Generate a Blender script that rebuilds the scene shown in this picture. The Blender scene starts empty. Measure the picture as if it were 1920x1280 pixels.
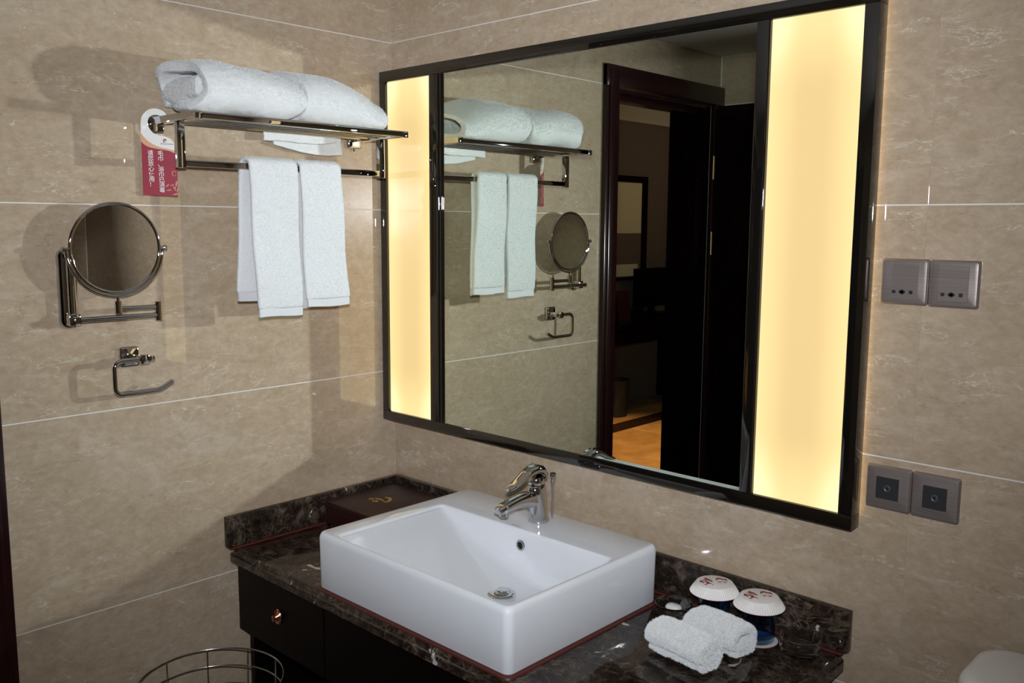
import bpy, bmesh, math, random
from mathutils import Vector, Matrix, noise
from mathutils.geometry import tessellate_polygon
random.seed(7)
scene = bpy.context.scene
COL = scene.collection
R = math.radians

# ------------------------------------------------------------------ camera
CAM = Vector((2.1287, -1.7278, 1.6565))
yaw, pitch, roll = -0.7577, -0.1295, 0.0059
fw = Vector((math.sin(yaw)*math.cos(pitch), math.cos(yaw)*math.cos(pitch), math.sin(pitch)))
rt = fw.cross(Vector((0, 0, 1))).normalized(); up = rt.cross(fw)
r2 = rt*math.cos(roll) + up*math.sin(roll); u2 = up*math.cos(roll) - rt*math.sin(roll)
cd = bpy.data.cameras.new('camera'); cam = bpy.data.objects.new('camera', cd); COL.objects.link(cam)
cd.sensor_width = 36.0; cd.lens = 36.0*1688.5/1920.0; cd.clip_start = 0.02
cam.matrix_world = Matrix(((r2.x, u2.x, -fw.x, CAM.x), (r2.y, u2.y, -fw.y, CAM.y), (r2.z, u2.z, -fw.z, CAM.z), (0, 0, 0, 1)))
scene.camera = cam

# ------------------------------------------------------------------ world, lights, exposure
w = bpy.data.worlds.new('world'); scene.world = w; w.use_nodes = True
w.node_tree.nodes['Background'].inputs[0].default_value = (0.9, 0.8, 0.7, 1)
w.node_tree.nodes['Background'].inputs[1].default_value = 0.0
vs = scene.view_settings
vs.view_transform = 'Standard'; vs.look = 'None'; vs.gamma = 1.0; vs.exposure = 0.0; vs.use_curve_mapping = False

def area_light(name, loc, target, power, color, shape='DISK', size=0.1, size_y=None, spread=180):
    ld = bpy.data.lights.new(name, 'AREA'); ld.shape = shape; ld.size = size
    if size_y: ld.size_y = size_y
    ld.energy = power; ld.color = color; ld.spread = R(spread)
    lo = bpy.data.objects.new(name, ld); COL.objects.link(lo)
    lo.location = loc
    lo.rotation_euler = (Vector(target)-Vector(loc)).to_track_quat('-Z', 'Y').to_euler()
    return lo
# the camera's own flash, just above the lens
FLASH = CAM + u2*0.11 - fw*0.01
area_light('camera_flash', FLASH, FLASH + fw + u2*0.10 - r2*0.04, 13.8, (0.90, 0.955, 1.0), 'DISK', 2*0.035, None, 90)
# warm downlight in the bedroom beyond the door
bd = bpy.data.lights.new('bedroom_downlight', 'SPOT'); bd.energy = 480; bd.color = (1.0, 0.55, 0.22); bd.spot_size = R(60); bd.spot_blend = 0.6; bd.shadow_soft_size = 0.05
bl_ = bpy.data.objects.new('bedroom_downlight', bd); COL.objects.link(bl_); bl_.location = (-1.65, -3.60, 2.70)
bp = bpy.data.lights.new('bedroom_fill_light', 'POINT'); bp.energy = 7; bp.color = (1.0, 0.78, 0.5); bp.shadow_soft_size = 0.12  # added fill light, no lamp seen here; lifts the cream wall panel
bpo = bpy.data.objects.new('bedroom_fill_light', bp); COL.objects.link(bpo); bpo.location = (-1.5, -5.6, 2.5)
cy = scene.cycles
cy.max_bounces = 9; cy.diffuse_bounces = 3; cy.glossy_bounces = 5; cy.transmission_bounces = 6; cy.transparent_max_bounces = 12
cy.caustics_reflective = True; cy.caustics_refractive = True
cy.sample_clamp_indirect = 0.0; cy.blur_glossy = 0.0
cy.use_guiding = True; cy.guiding_training_samples = 0     # resolves the flash bounced off the mirror onto the side wall

# ------------------------------------------------------------------ node helpers
def new_mat(name):
    m = bpy.data.materials.new(name); m.use_nodes = True
    nt = m.node_tree; b = nt.nodes['Principled BSDF']
    return m, nt, b
def pbr(name, col, rough=0.5, metal=0.0, ior=1.5, **kw):
    m, nt, b = new_mat(name)
    b.inputs['Base Color'].default_value = (*col, 1); b.inputs['Roughness'].default_value = rough
    b.inputs['Metallic'].default_value = metal; b.inputs['IOR'].default_value = ior
    for k, v in kw.items():
        k2 = k.replace('_', ' ')
        b.inputs[k2].default_value = v
    return m
# ------------------------------------------------------------------ materials
def N(nt, t, **kw):
    n = nt.nodes.new(t)
    for k, v in kw.items():
        if k in n.inputs.keys() if hasattr(n.inputs, 'keys') else False: n.inputs[k].default_value = v
        else: setattr(n, k, v)
    return n
def ramp(nt, stops, interp='LINEAR'):
    r = nt.nodes.new('ShaderNodeValToRGB'); r.color_ramp.interpolation = interp
    e = r.color_ramp.elements
    while len(e) < len(stops): e.new(0.5)
    for el, (p, c) in zip(e, stops):
        el.position = p; el.color = (*c, 1) if len(c) == 3 else c
    return r
def mixc(nt, a, b, fac, mode='MIX'):
    m = nt.nodes.new('ShaderNodeMix'); m.data_type = 'RGBA'; m.blend_type = mode
    L = nt.links
    for sock, v in ((m.inputs[0], fac), (m.inputs[6], a), (m.inputs[7], b)):
        if isinstance(v, bpy.types.NodeSocket): L.new(v, sock)
        elif isinstance(v, (int, float)): sock.default_value = v
        else: sock.default_value = (*v, 1)
    return m.outputs[2]
def noise_node(nt, vec, scale, detail=4, rough=0.55, dist=0.0):
    n = nt.nodes.new('ShaderNodeTexNoise')
    n.inputs['Scale'].default_value = scale; n.inputs['Detail'].default_value = detail
    n.inputs['Roughness'].default_value = rough; n.inputs['Distortion'].default_value = dist
    nt.links.new(vec, n.inputs['Vector']); return n.outputs['Fac']
def coords(nt, scale=(1, 1, 1), rot=(0, 0, 0), use_random=True, kind='Object'):
    tc = nt.nodes.new('ShaderNodeTexCoord'); mp = nt.nodes.new('ShaderNodeMapping')
    mp.inputs['Scale'].default_value = scale; mp.inputs['Rotation'].default_value = rot
    if use_random:
        oi = nt.nodes.new('ShaderNodeObjectInfo'); mu = nt.nodes.new('ShaderNodeMath'); mu.operation = 'MULTIPLY'
        mu.inputs[1].default_value = 37.0; nt.links.new(oi.outputs['Random'], mu.inputs[0])
        ad = nt.nodes.new('ShaderNodeVectorMath'); ad.operation = 'ADD'
        nt.links.new(tc.outputs[kind], ad.inputs[0]); nt.links.new(mu.outputs[0], ad.inputs[1])
        nt.links.new(ad.outputs[0], mp.inputs['Vector'])
    else:
        nt.links.new(tc.outputs[kind], mp.inputs['Vector'])
    return mp.outputs['Vector']
def line_mask(nt, fac, width):
    # thin line where the noise crosses 0.5
    s = nt.nodes.new('ShaderNodeMath'); s.operation = 'SUBTRACT'; s.inputs[1].default_value = 0.5; nt.links.new(fac, s.inputs[0])
    a = nt.nodes.new('ShaderNodeMath'); a.operation = 'ABSOLUTE'; nt.links.new(s.outputs[0], a.inputs[0])
    r = nt.nodes.new('ShaderNodeMapRange'); r.inputs[1].default_value = 0.0; r.inputs[2].default_value = width
    r.inputs[3].default_value = 1.0; r.inputs[4].default_value = 0.0; nt.links.new(a.outputs[0], r.inputs[0])
    return r.outputs[0]
def mul(nt, a, b):
    m = nt.nodes.new('ShaderNodeMath'); m.operation = 'MULTIPLY'
    for s, v in ((m.inputs[0], a), (m.inputs[1], b)):
        if isinstance(v, bpy.types.NodeSocket): nt.links.new(v, s)
        else: s.default_value = v
    return m.outputs[0]
def step(nt, fac, lo, hi):
    r = nt.nodes.new('ShaderNodeMapRange'); r.inputs[1].default_value = lo; r.inputs[2].default_value = hi
    nt.links.new(fac, r.inputs[0]); return r.outputs[0]
def bump(nt, b, fac, strength, dist=0.002):
    bn = nt.nodes.new('ShaderNodeBump'); bn.inputs['Strength'].default_value = strength; bn.inputs['Distance'].default_value = dist
    nt.links.new(fac, bn.inputs['Height']); nt.links.new(bn.outputs[0], b.inputs['Normal'])

def marble_beige():
    m, nt, b = new_mat('beige_marble')
    v1 = coords(nt, (1.0, 1.0, 1.6)); v2 = coords(nt, (1.0, 1.0, 4.2), (R(7), R(7), 0)); v3 = coords(nt, (1.0, 1.0, 3.4), (R(-8), R(-7), 0))
    big = noise_node(nt, v1, 3.0, 5, 0.6, 0.5)
    mid = noise_node(nt, v1, 16.0, 7, 0.72, 0.7); gr = noise_node(nt, v1, 48.0, 5, 0.7, 0.4)
    fine = noise_node(nt, v1, 90.0, 3, 0.6)
    c1 = ramp(nt, [(0.30, (0.385, 0.291, 0.200)), (0.70, (0.468, 0.368, 0.274))]); nt.links.new(big, c1.inputs[0])
    c2 = ramp(nt, [(0.30, (0.345, 0.252, 0.167)), (0.52, (0.430, 0.333, 0.244)), (0.74, (0.518, 0.417, 0.317))]); nt.links.new(mid, c2.inputs[0])
    col = mixc(nt, c1.outputs[0], c2.outputs[0], 0.55)
    col = mixc(nt, col, (0.30, 0.22, 0.15), mul(nt, step(nt, fine, 0.55, 0.85), 0.30))
    g2 = ramp(nt, [(0.34, (0.80, 0.78, 0.76)), (0.66, (1.16, 1.17, 1.19))]); nt.links.new(gr, g2.inputs[0])
    col = mixc(nt, col, g2.outputs[0], 0.5, 'MULTIPLY')
    patch = noise_node(nt, v2, 5.0, 5, 0.62, 0.6)
    col = mixc(nt, col, (0.56, 0.47, 0.39), mul(nt, step(nt, patch, 0.58, 0.76), 0.50))
    # short white calcite flecks and veins
    vn = noise_node(nt, v2, 6.5, 5, 0.62, 0.35); br = noise_node(nt, v3, 8.0, 3, 0.55)
    col = mixc(nt, col, (0.70, 0.64, 0.56), mul(nt, mul(nt, line_mask(nt, vn, 0.010), step(nt, br, 0.52, 0.66)), 0.74))
    vn3 = noise_node(nt, v3, 2.4, 5, 0.6, 0.4); br3 = noise_node(nt, v2, 3.0, 2, 0.5)
    col = mixc(nt, col, (0.68, 0.61, 0.53), mul(nt, mul(nt, line_mask(nt, vn3, 0.006), step(nt, br3, 0.52, 0.62)), 0.40))
    vn2 = noise_node(nt, v3, 5.5, 4, 0.6, 0.5); br2 = noise_node(nt, v2, 7.5, 2, 0.5)
    col = mixc(nt, col, (0.25, 0.175, 0.115), mul(nt, mul(nt, line_mask(nt, vn2, 0.008), step(nt, br2, 0.50, 0.64)), 0.55))
    nt.links.new(col, b.inputs['Base Color'])
    b.inputs['Roughness'].default_value = 0.025; b.inputs['IOR'].default_value = 1.75
    return m
def marble_dark():
    m, nt, b = new_mat('dark_brown_marble')
    v = coords(nt, (1, 1, 1)); vs_ = coords(nt, (0.5, 1.3, 1.0), (0, 0, R(30)))
    big = noise_node(nt, v, 34, 8, 0.75, 0.9)
    c = ramp(nt, [(0.36, (0.0065, 0.004, 0.003)), (0.53, (0.026, 0.0175, 0.013)), (0.74, (0.16, 0.112, 0.086))]); nt.links.new(big, c.inputs[0])
    wob = nt.nodes.new('ShaderNodeTexNoise'); wob.inputs['Scale'].default_value = 12; wob.inputs['Detail'].default_value = 4; nt.links.new(v, wob.inputs['Vector'])
    addv = nt.nodes.new('ShaderNodeVectorMath'); addv.operation = 'MULTIPLY_ADD'; addv.inputs[1].default_value = (0.11, 0.11, 0.11)
    nt.links.new(wob.outputs['Color'], addv.inputs[0]); nt.links.new(v, addv.inputs[2])
    vo = nt.nodes.new('ShaderNodeTexVoronoi'); vo.feature = 'DISTANCE_TO_EDGE'; vo.inputs['Scale'].default_value = 42; nt.links.new(addv.outputs[0], vo.inputs['Vector'])
    edge = nt.nodes.new('ShaderNodeMapRange'); edge.inputs[1].default_value = 0.0; edge.inputs[2].default_value = 0.16; edge.inputs[3].default_value = 1; edge.inputs[4].default_value = 0
    nt.links.new(vo.outputs['Distance'], edge.inputs[0])
    brk = noise_node(nt, v, 13, 3, 0.6)
    col = mixc(nt, c.outputs[0], (0.21, 0.15, 0.115), mul(nt, mul(nt, edge.outputs[0], step(nt, brk, 0.48, 0.72)), 0.45))
    vn = noise_node(nt, vs_, 6, 5, 0.6, 1.5); bk2 = noise_node(nt, v, 5, 2, 0.5)
    col = mixc(nt, col, (0.21, 0.165, 0.12), mul(nt, mul(nt, line_mask(nt, vn, 0.012), step(nt, bk2, 0.48, 0.62)), 0.6))
    sp = noise_node(nt, v, 13, 4, 0.6, 0.8)
    col = mixc(nt, col, (0.50, 0.47, 0.45), step(nt, sp, 0.675, 0.70))
    nt.links.new(col, b.inputs['Base Color'])
    b.inputs['Roughness'].default_value = 0.07; b.inputs['IOR'].default_value = 1.48
    return m
def terry():
    m, nt, b = new_mat('white_terry')
    v = coords(nt, (1, 1, 1), use_random=False)
    f = noise_node(nt, v, 420, 3, 0.7); g = noise_node(nt, v, 60, 3, 0.6)
    c = ramp(nt, [(0.3, (0.62, 0.62, 0.63)), (0.7, (0.76, 0.76, 0.77))]); nt.links.new(f, c.inputs[0])
    nt.links.new(c.outputs[0], b.inputs['Base Color'])
    ad = nt.nodes.new('ShaderNodeMath'); ad.operation = 'MULTIPLY_ADD'; ad.inputs[1].default_value = 0.6
    nt.links.new(g, ad.inputs[0]); nt.links.new(f, ad.inputs[2])
    bump(nt, b, ad.outputs[0], 0.4, 0.003)
    b.inputs['Roughness'].default_value = 1.0; b.inputs['Specular IOR Level'].default_value = 0.05
    b.inputs['Sheen Weight'].default_value = 0.15; b.inputs['Sheen Roughness'].default_value = 0.6
    return m
def dark_wood(name, a, c, rough=0.18):
    m, nt, b = new_mat(name)
    v = coords(nt, (6, 6, 0.6))
    n = noise_node(nt, v, 9, 5, 0.6, 0.8)
    r = ramp(nt, [(0.3, a), (0.7, c)]); nt.links.new(n, r.inputs[0]); nt.links.new(r.outputs[0], b.inputs['Base Color'])
    b.inputs['Roughness'].default_value = rough
    return m
def bedroom_floor_mat():
    m, nt, b = new_mat('honey_stone_floor')
    v = coords(nt, (1, 1, 1), use_random=False)
    n = noise_node(nt, v, 4, 5, 0.6, 1.0)
    r = ramp(nt, [(0.3, (0.30, 0.17, 0.07)), (0.7, (0.50, 0.32, 0.15))]); nt.links.new(n, r.inputs[0]); nt.links.new(r.outputs[0], b.inputs['Base Color'])
    b.inputs['Roughness'].default_value = 0.25
    return m
def brushed():
    m, nt, b = new_mat('brushed_bronze_metal')
    v = coords(nt, (2, 2, 300), use_random=False)
    n = noise_node(nt, v, 3, 3, 0.6)
    r = ramp(nt, [(0.3, (0.20, 0.165, 0.155)), (0.7, (0.29, 0.245, 0.23))]); nt.links.new(n, r.inputs[0]); nt.links.new(r.outputs[0], b.inputs['Base Color'])
    b.inputs['Metallic'].default_value = 0.55; b.inputs['Roughness'].default_value = 0.38
    return m
def lamp_mat():
    # frosted acrylic in front of warm tubes: brighter towards the tubes along its edges
    m, nt, b = new_mat('lit_frosted_acrylic')
    tc = nt.nodes.new('ShaderNodeTexCoord'); sp = nt.nodes.new('ShaderNodeSeparateXYZ'); nt.links.new(tc.outputs['Generated'], sp.inputs[0])
    def edge(sock, wdt):
        s = nt.nodes.new('ShaderNodeMath'); s.operation = 'SUBTRACT'; s.inputs[1].default_value = 0.5; nt.links.new(sock, s.inputs[0])
        a = nt.nodes.new('ShaderNodeMath'); a.operation = 'ABSOLUTE'; nt.links.new(s.outputs[0], a.inputs[0])
        r = nt.nodes.new('ShaderNodeMapRange'); r.interpolation_type = 'SMOOTHSTEP'; r.inputs[1].default_value = 0.5-wdt; r.inputs[2].default_value = 0.5
        nt.links.new(a.outputs[0], r.inputs[0]); return r.outputs[0]
    ex, ez = edge(sp.outputs['X'], 0.40), edge(sp.outputs['Z'], 0.16)
    s = nt.nodes.new('ShaderNodeMath'); s.operation = 'MULTIPLY_ADD'; s.inputs[1].default_value = 0.55; nt.links.new(ex, s.inputs[0])
    t = mul(nt, ez, 0.55); nt.links.new(t, s.inputs[2])
    c = ramp(nt, [(0.0, (0.90, 0.645, 0.27)), (0.5, (0.97, 0.73, 0.31)), (1.0, (1.02, 0.87, 0.46))]); nt.links.new(s.outputs[0], c.inputs[0])
    st = nt.nodes.new('ShaderNodeMath'); st.operation = 'MULTIPLY_ADD'; st.inputs[1].default_value = 0.20; st.inputs[2].default_value = 0.99
    nt.links.new(s.outputs[0], st.inputs[0])
    b.inputs['Base Color'].default_value = (0.05, 0.05, 0.05, 1); b.inputs['Roughness'].default_value = 0.25
    nt.links.new(c.outputs[0], b.inputs['Emission Color']); nt.links.new(st.outputs[0], b.inputs['Emission Strength'])
    return m
MT = dict(
    marble=marble_beige(), dark=marble_dark(), terry=terry(),
    grout=pbr('pale_grout', (0.66, 0.63, 0.60), 0.7),
    plaster=pbr('ceiling_paint', (0.55, 0.53, 0.50), 0.8),
    chrome=pbr('chrome', (0.60, 0.605, 0.62), 0.03, 1.0),
    steel=pbr('dull_steel_wire', (0.55, 0.54, 0.53), 0.22, 1.0),
    mirror=pbr('mirror_silver', (0.735, 0.80, 0.735), 0.0, 1.0),
    smirror=pbr('shaving_mirror_silver', (0.86, 0.86, 0.82), 0.0, 1.0),
    blackglass=pbr('black_glass', (0.006, 0.005, 0.004), 0.012, 0.0, 1.75),
    lamp=lamp_mat(),
    porcelain=pbr('white_porcelain', (0.75, 0.765, 0.82), 0.04, 0.0, 1.5),
    seal=pbr('dark_red_sealant', (0.085, 0.016, 0.012), 0.45),
    cabinet=dark_wood('black_brown_lacquer', (0.0022, 0.0015, 0.0013), (0.0045, 0.003, 0.0025), 0.30),
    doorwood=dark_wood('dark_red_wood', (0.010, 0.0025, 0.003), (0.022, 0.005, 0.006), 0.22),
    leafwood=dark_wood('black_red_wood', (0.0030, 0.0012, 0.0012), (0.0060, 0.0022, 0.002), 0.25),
    bronze=pbr('copper_bronze', (0.62, 0.30, 0.20), 0.22, 1.0),
    brass=pbr('brass', (0.65, 0.52, 0.30), 0.25, 1.0),
    plate=brushed(),
    plate_dark=pbr('dark_grey_plastic', (0.030, 0.030, 0.033), 0.3),
    hole=pbr('socket_hole', (0.004, 0.004, 0.004), 0.6),
    boxred=pbr('maroon_leatherette', (0.022, 0.0045, 0.0045), 0.42),
    gold=pbr('gold_print', (0.50, 0.27, 0.05), 0.40, 0.2),
    paper=pbr('white_paper', (0.76, 0.74, 0.72), 0.55),
    lidpaper=pbr('glossy_white_paper', (0.86, 0.82, 0.81), 0.28),
    tagred=pbr('red_print', (0.30, 0.018, 0.040), 0.5, Specular_IOR_Level=0.25),
    tagorange=pbr('tan_print', (0.62, 0.30, 0.15), 0.45),
    taggold=pbr('pale_gold_print', (0.52, 0.20, 0.10), 0.45),
    inkred=pbr('dark_red_ink', (0.22, 0.018, 0.022), 0.5),
    inkgrey=pbr('grey_ink', (0.13, 0.12, 0.12), 0.5),
    soap=pbr('white_soap_wrap', (0.72, 0.72, 0.71), 0.35),
    glass=pbr('clear_glass', (0.95, 0.96, 0.96), 0.0, 0.0, 1.47, Transmission_Weight=1.0),
    blueglass=pbr('blue_glass', (0.62, 0.80, 0.96), 0.0, 0.0, 1.47, Transmission_Weight=1.0),
    bfloor=bedroom_floor_mat(),
    bdark=pbr('dark_floor_border', (0.02, 0.010, 0.006), 0.3),
    bwall=pbr('bedroom_wallpaper', (0.16, 0.12, 0.10), 0.8),
    cream=pbr('cream_painted_reflection', (0.80, 0.74, 0.52), 0.5),  # colour of the reflected curtain, painted flat
    toiletw=pbr('toilet_ceramic', (0.70, 0.70, 0.70), 0.08),
    backlight=None,
)
def emis(name, col, strength):
    m = pbr(name, (0.1, 0.1, 0.1), 0.5)
    b = m.node_tree.nodes['Principled BSDF']
    b.inputs['Emission Color'].default_value = (*col, 1); b.inputs['Emission Strength'].default_value = strength
    return m
for k_ in ('cabinet', 'leafwood'): MT[k_].node_tree.nodes['Principled BSDF'].inputs['Specular IOR Level'].default_value = 0.10
MT['backlight'] = emis('warm_backlight', (1.0, 0.70, 0.26), 4.0)

# ------------------------------------------------------------------ mesh helpers
def link(name, me, mat, parent=None, smooth=False):
    o = bpy.data.objects.new(name, me); COL.objects.link(o)
    if mat is not None: me.materials.append(MT[mat] if isinstance(mat, str) else mat)
    if smooth:
        for p in me.polygons: p.use_smooth = True
    if parent is not None: o.parent = parent
    return o
def bm_obj(name, bm, mat, parent=None, smooth=False, autosmooth=None):
    bmesh.ops.recalc_face_normals(bm, faces=bm.faces[:])
    me = bpy.data.meshes.new(name); bm.to_mesh(me); bm.free()
    o = link(name, me, mat, parent, smooth or autosmooth is not None)
    if autosmooth is not None:
        me.set_sharp_from_angle(angle=R(autosmooth))
    return o
def add_box(bm, x0, x1, y0, y1, z0, z1, bev=0.0, seg=1):
    b2 = bmesh.new(); bmesh.ops.create_cube(b2, size=1.0)
    for v in b2.verts:
        v.co = Vector(((x0+x1)/2+v.co.x*(x1-x0), (y0+y1)/2+v.co.y*(y1-y0), (z0+z1)/2+v.co.z*(z1-z0)))
    if bev > 0: bmesh.ops.bevel(b2, geom=b2.edges[:], offset=bev, segments=seg, affect='EDGES', profile=0.5)
    me = bpy.data.meshes.new('tmp'); b2.to_mesh(me); b2.free(); bm.from_mesh(me); bpy.data.meshes.remove(me)
def box(name, x0, x1, y0, y1, z0, z1, mat, parent=None, bev=0.0, seg=1, smooth=None):
    bm = bmesh.new(); add_box(bm, x0, x1, y0, y1, z0, z1, bev, seg)
    return bm_obj(name, bm, mat, parent, autosmooth=(40 if (bev > 0 and seg > 1) else smooth))
def catmull(pts, n):
    P = [Vector(p) for p in pts]; out = []
    for i in range(len(P)-1):
        p0 = P[i-1] if i else P[0]*2-P[1]; p1, p2 = P[i], P[i+1]; p3 = P[i+2] if i+2 < len(P) else P[-1]*2-P[-2]
        for k in range(n):
            t = k/n
            out.append(0.5*((2*p1)+(p2-p0)*t+(2*p0-5*p1+4*p2-p3)*t*t+(3*p1-p0-3*p2+p3)*t**3))
    out.append(P[-1]); return out
def add_tube(bm, pts, rad, seg=10, closed=False, cap=True):
    P = [Vector(p) for p in pts]; n = len(P); rings = []
    rads = rad if isinstance(rad, (list, tuple)) else [rad]*n
    t0 = (P[1]-P[0]).normalized()
    ref = Vector((0, 0, 1)) if abs(t0.z) < 0.9 else Vector((1, 0, 0))
    nrm = (ref - t0*ref.dot(t0)).normalized()
    for i in range(n):
        if closed: t = (P[(i+1) % n]-P[i-1]).normalized()
        elif i == 0: t = t0
        elif i == n-1: t = (P[-1]-P[-2]).normalized()
        else: t = (P[i+1]-P[i-1]).normalized()
        nrm = (nrm - t*nrm.dot(t)).normalized(); bn = t.cross(nrm)
        rings.append([bm.verts.new(P[i]+(nrm*math.cos(2*math.pi*k/seg)+bn*math.sin(2*math.pi*k/seg))*rads[i]) for k in range(seg)])
    m = n if closed else n-1
    for i in range(m):
        a, b = rings[i], rings[(i+1) % n]
        for k in range(seg): bm.faces.new((a[k], a[(k+1) % seg], b[(k+1) % seg], b[k]))
    if cap and not closed:
        bm.faces.new(rings[0][::-1]); bm.faces.new(rings[-1])
def tube(name, pts, rad, mat, parent=None, seg=12, closed=False):
    bm = bmesh.new(); add_tube(bm, pts, rad, seg, closed)
    return bm_obj(name, bm, mat, parent, autosmooth=50)
def arc_pts(c, r, a0, a1, n, ax1, ax2):
    ax1, ax2, c = Vector(ax1), Vector(ax2), Vector(c)
    return [c+ax1*(r*math.cos(R(a0+(a1-a0)*i/n)))+ax2*(r*math.sin(R(a0+(a1-a0)*i/n))) for i in range(n+1)]
def ring_pts(c, r, n, ax1=(1, 0, 0), ax2=(0, 1, 0)):
    return arc_pts(c, r, 0, 360, n, ax1, ax2)[:-1]
def add_lathe(bm, prof, c=(0, 0, 0), seg=40, axis='z', wob=None):
    c = Vector(c); rings = []
    for r, h in prof:
        if r < 1e-6:
            rings.append([h]); continue
        rg = []
        for k in range(seg):
            a = 2*math.pi*k/seg; rr = r*(1+(wob(k, r, h) if wob else 0))
            x, y = rr*math.cos(a), rr*math.sin(a)
            rg.append(c+(Vector((x, y, h)) if axis == 'z' else Vector((h, x, y)) if axis == 'x' else Vector((x, h, y))))
        rings.append(rg)
    V = []
    for rg in rings:
        if len(rg) == 1:
            h = rg[0]; V.append([bm.verts.new(c+(Vector((0, 0, h)) if axis == 'z' else Vector((h, 0, 0)) if axis == 'x' else Vector((0, h, 0))))])
        else: V.append([bm.verts.new(p) for p in rg])
    for a, b in zip(V[:-1], V[1:]):
        if len(a) == 1 and len(b) == 1: continue
        for k in range(seg):
            k2 = (k+1) % seg
            if len(a) == 1: bm.faces.new((a[0], b[k2], b[k]))
            elif len(b) == 1: bm.faces.new((a[k], a[k2], b[0]))
            else: bm.faces.new((a[k], a[k2], b[k2], b[k]))
def lathe(name, prof, c, mat, parent=None, seg=40, axis='z', wob=None, sm=45):
    bm = bmesh.new(); add_lathe(bm, prof, c, seg, axis, wob)
    return bm_obj(name, bm, mat, parent, autosmooth=sm)
def rrect(hx, hy, r, ns=14, nc=7):
    # rounded rectangle loop, fixed vertex count
    r = min(r, hx*0.98, hy*0.98); pts = []
    cs = [(hx-r, hy-r, 0), (-(hx-r), hy-r, 90), (-(hx-r), -(hy-r), 180), (hx-r, -(hy-r), 270)]
    for i, (cx, cy_, a0) in enumerate(cs):
        for k in range(nc):
            a = R(a0+90*k/(nc-1)); pts.append((cx+r*math.cos(a), cy_+r*math.sin(a)))
        e = pts[-1]; nx, ny, na = cs[(i+1) % 4]
        s = (nx+r*math.cos(R(na)), ny+r*math.sin(R(na)))
        for k in range(1, ns): pts.append((e[0]+(s[0]-e[0])*k/ns, e[1]+(s[1]-e[1])*k/ns))
    return pts
def loft(bm, loops, cap0=True, cap1=True):
    V = [[bm.verts.new(p) for p in l] for l in loops]; n = len(V[0])
    for a, b in zip(V[:-1], V[1:]):
        for k in range(n): bm.faces.new((a[k], a[(k+1) % n], b[(k+1) % n], b[k]))
    if cap0: bm.faces.new(V[0][::-1])
    if cap1: bm.faces.new(V[-1])
    return V
def prism(name, outline, f, depth, mat, parent=None, smooth=None):
    # outline: list of (u, v); f maps (u, v, w) to a point; w runs 0..depth
    bm = bmesh.new()
    a = [bm.verts.new(f(u, v, 0)) for u, v in outline]; b = [bm.verts.new(f(u, v, depth)) for u, v in outline]
    n = len(a)
    for t in tessellate_polygon([[Vector((u, v, 0)) for u, v in outline]]):
        bm.faces.new([a[i] for i in t][::-1]); bm.faces.new([b[i] for i in t])
    for k in range(n): bm.faces.new((a[k], a[(k+1) % n], b[(k+1) % n], b[k]))
    return bm_obj(name, bm, mat, parent, autosmooth=smooth)
def empty(name, loc=(0, 0, 0)):
    o = bpy.data.objects.new(name, None); COL.objects.link(o); o.empty_display_size = 0.05
    return o
def tag(o, label, cat, group=None):
    o['label'] = label; o['category'] = cat
    if group: o['group'] = group
    return o
def thing(name, label, cat, group=None): return tag(empty(name), label, cat, group)
def struct(o): o['kind'] = 'structure'; return o
def text_obj(name, s, size, mat, parent, mw, align='CENTER', extrude=0.0, bold=0.0):
    cu = bpy.data.curves.new('t', 'FONT'); cu.body = s; cu.size = size; cu.align_x = align; cu.align_y = 'CENTER'; cu.extrude = extrude; cu.offset = bold
    o = bpy.data.objects.new('t', cu); COL.objects.link(o)
    dg = bpy.context.evaluated_depsgraph_get(); dg.update()
    me = bpy.data.meshes.new_from_object(o.evaluated_get(dg)); bpy.data.objects.remove(o); bpy.data.curves.remove(cu)
    me.materials.clear(); me.transform(mw)
    return link(name, me, mat, parent)
def subsurf(o, lv):
    md = o.modifiers.new('subsurf', 'SUBSURF'); md.levels = lv; md.render_levels = lv
def displace(o, size, strength, kind='CLOUDS', depth=2):
    tx = bpy.data.textures.new('fluff', kind); tx.noise_scale = size
    if kind == 'CLOUDS': tx.noise_depth = depth
    md = o.modifiers.new('displace', 'DISPLACE'); md.texture = tx; md.strength = strength; md.mid_level = 0.5; md.texture_coords = 'GLOBAL'

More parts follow.
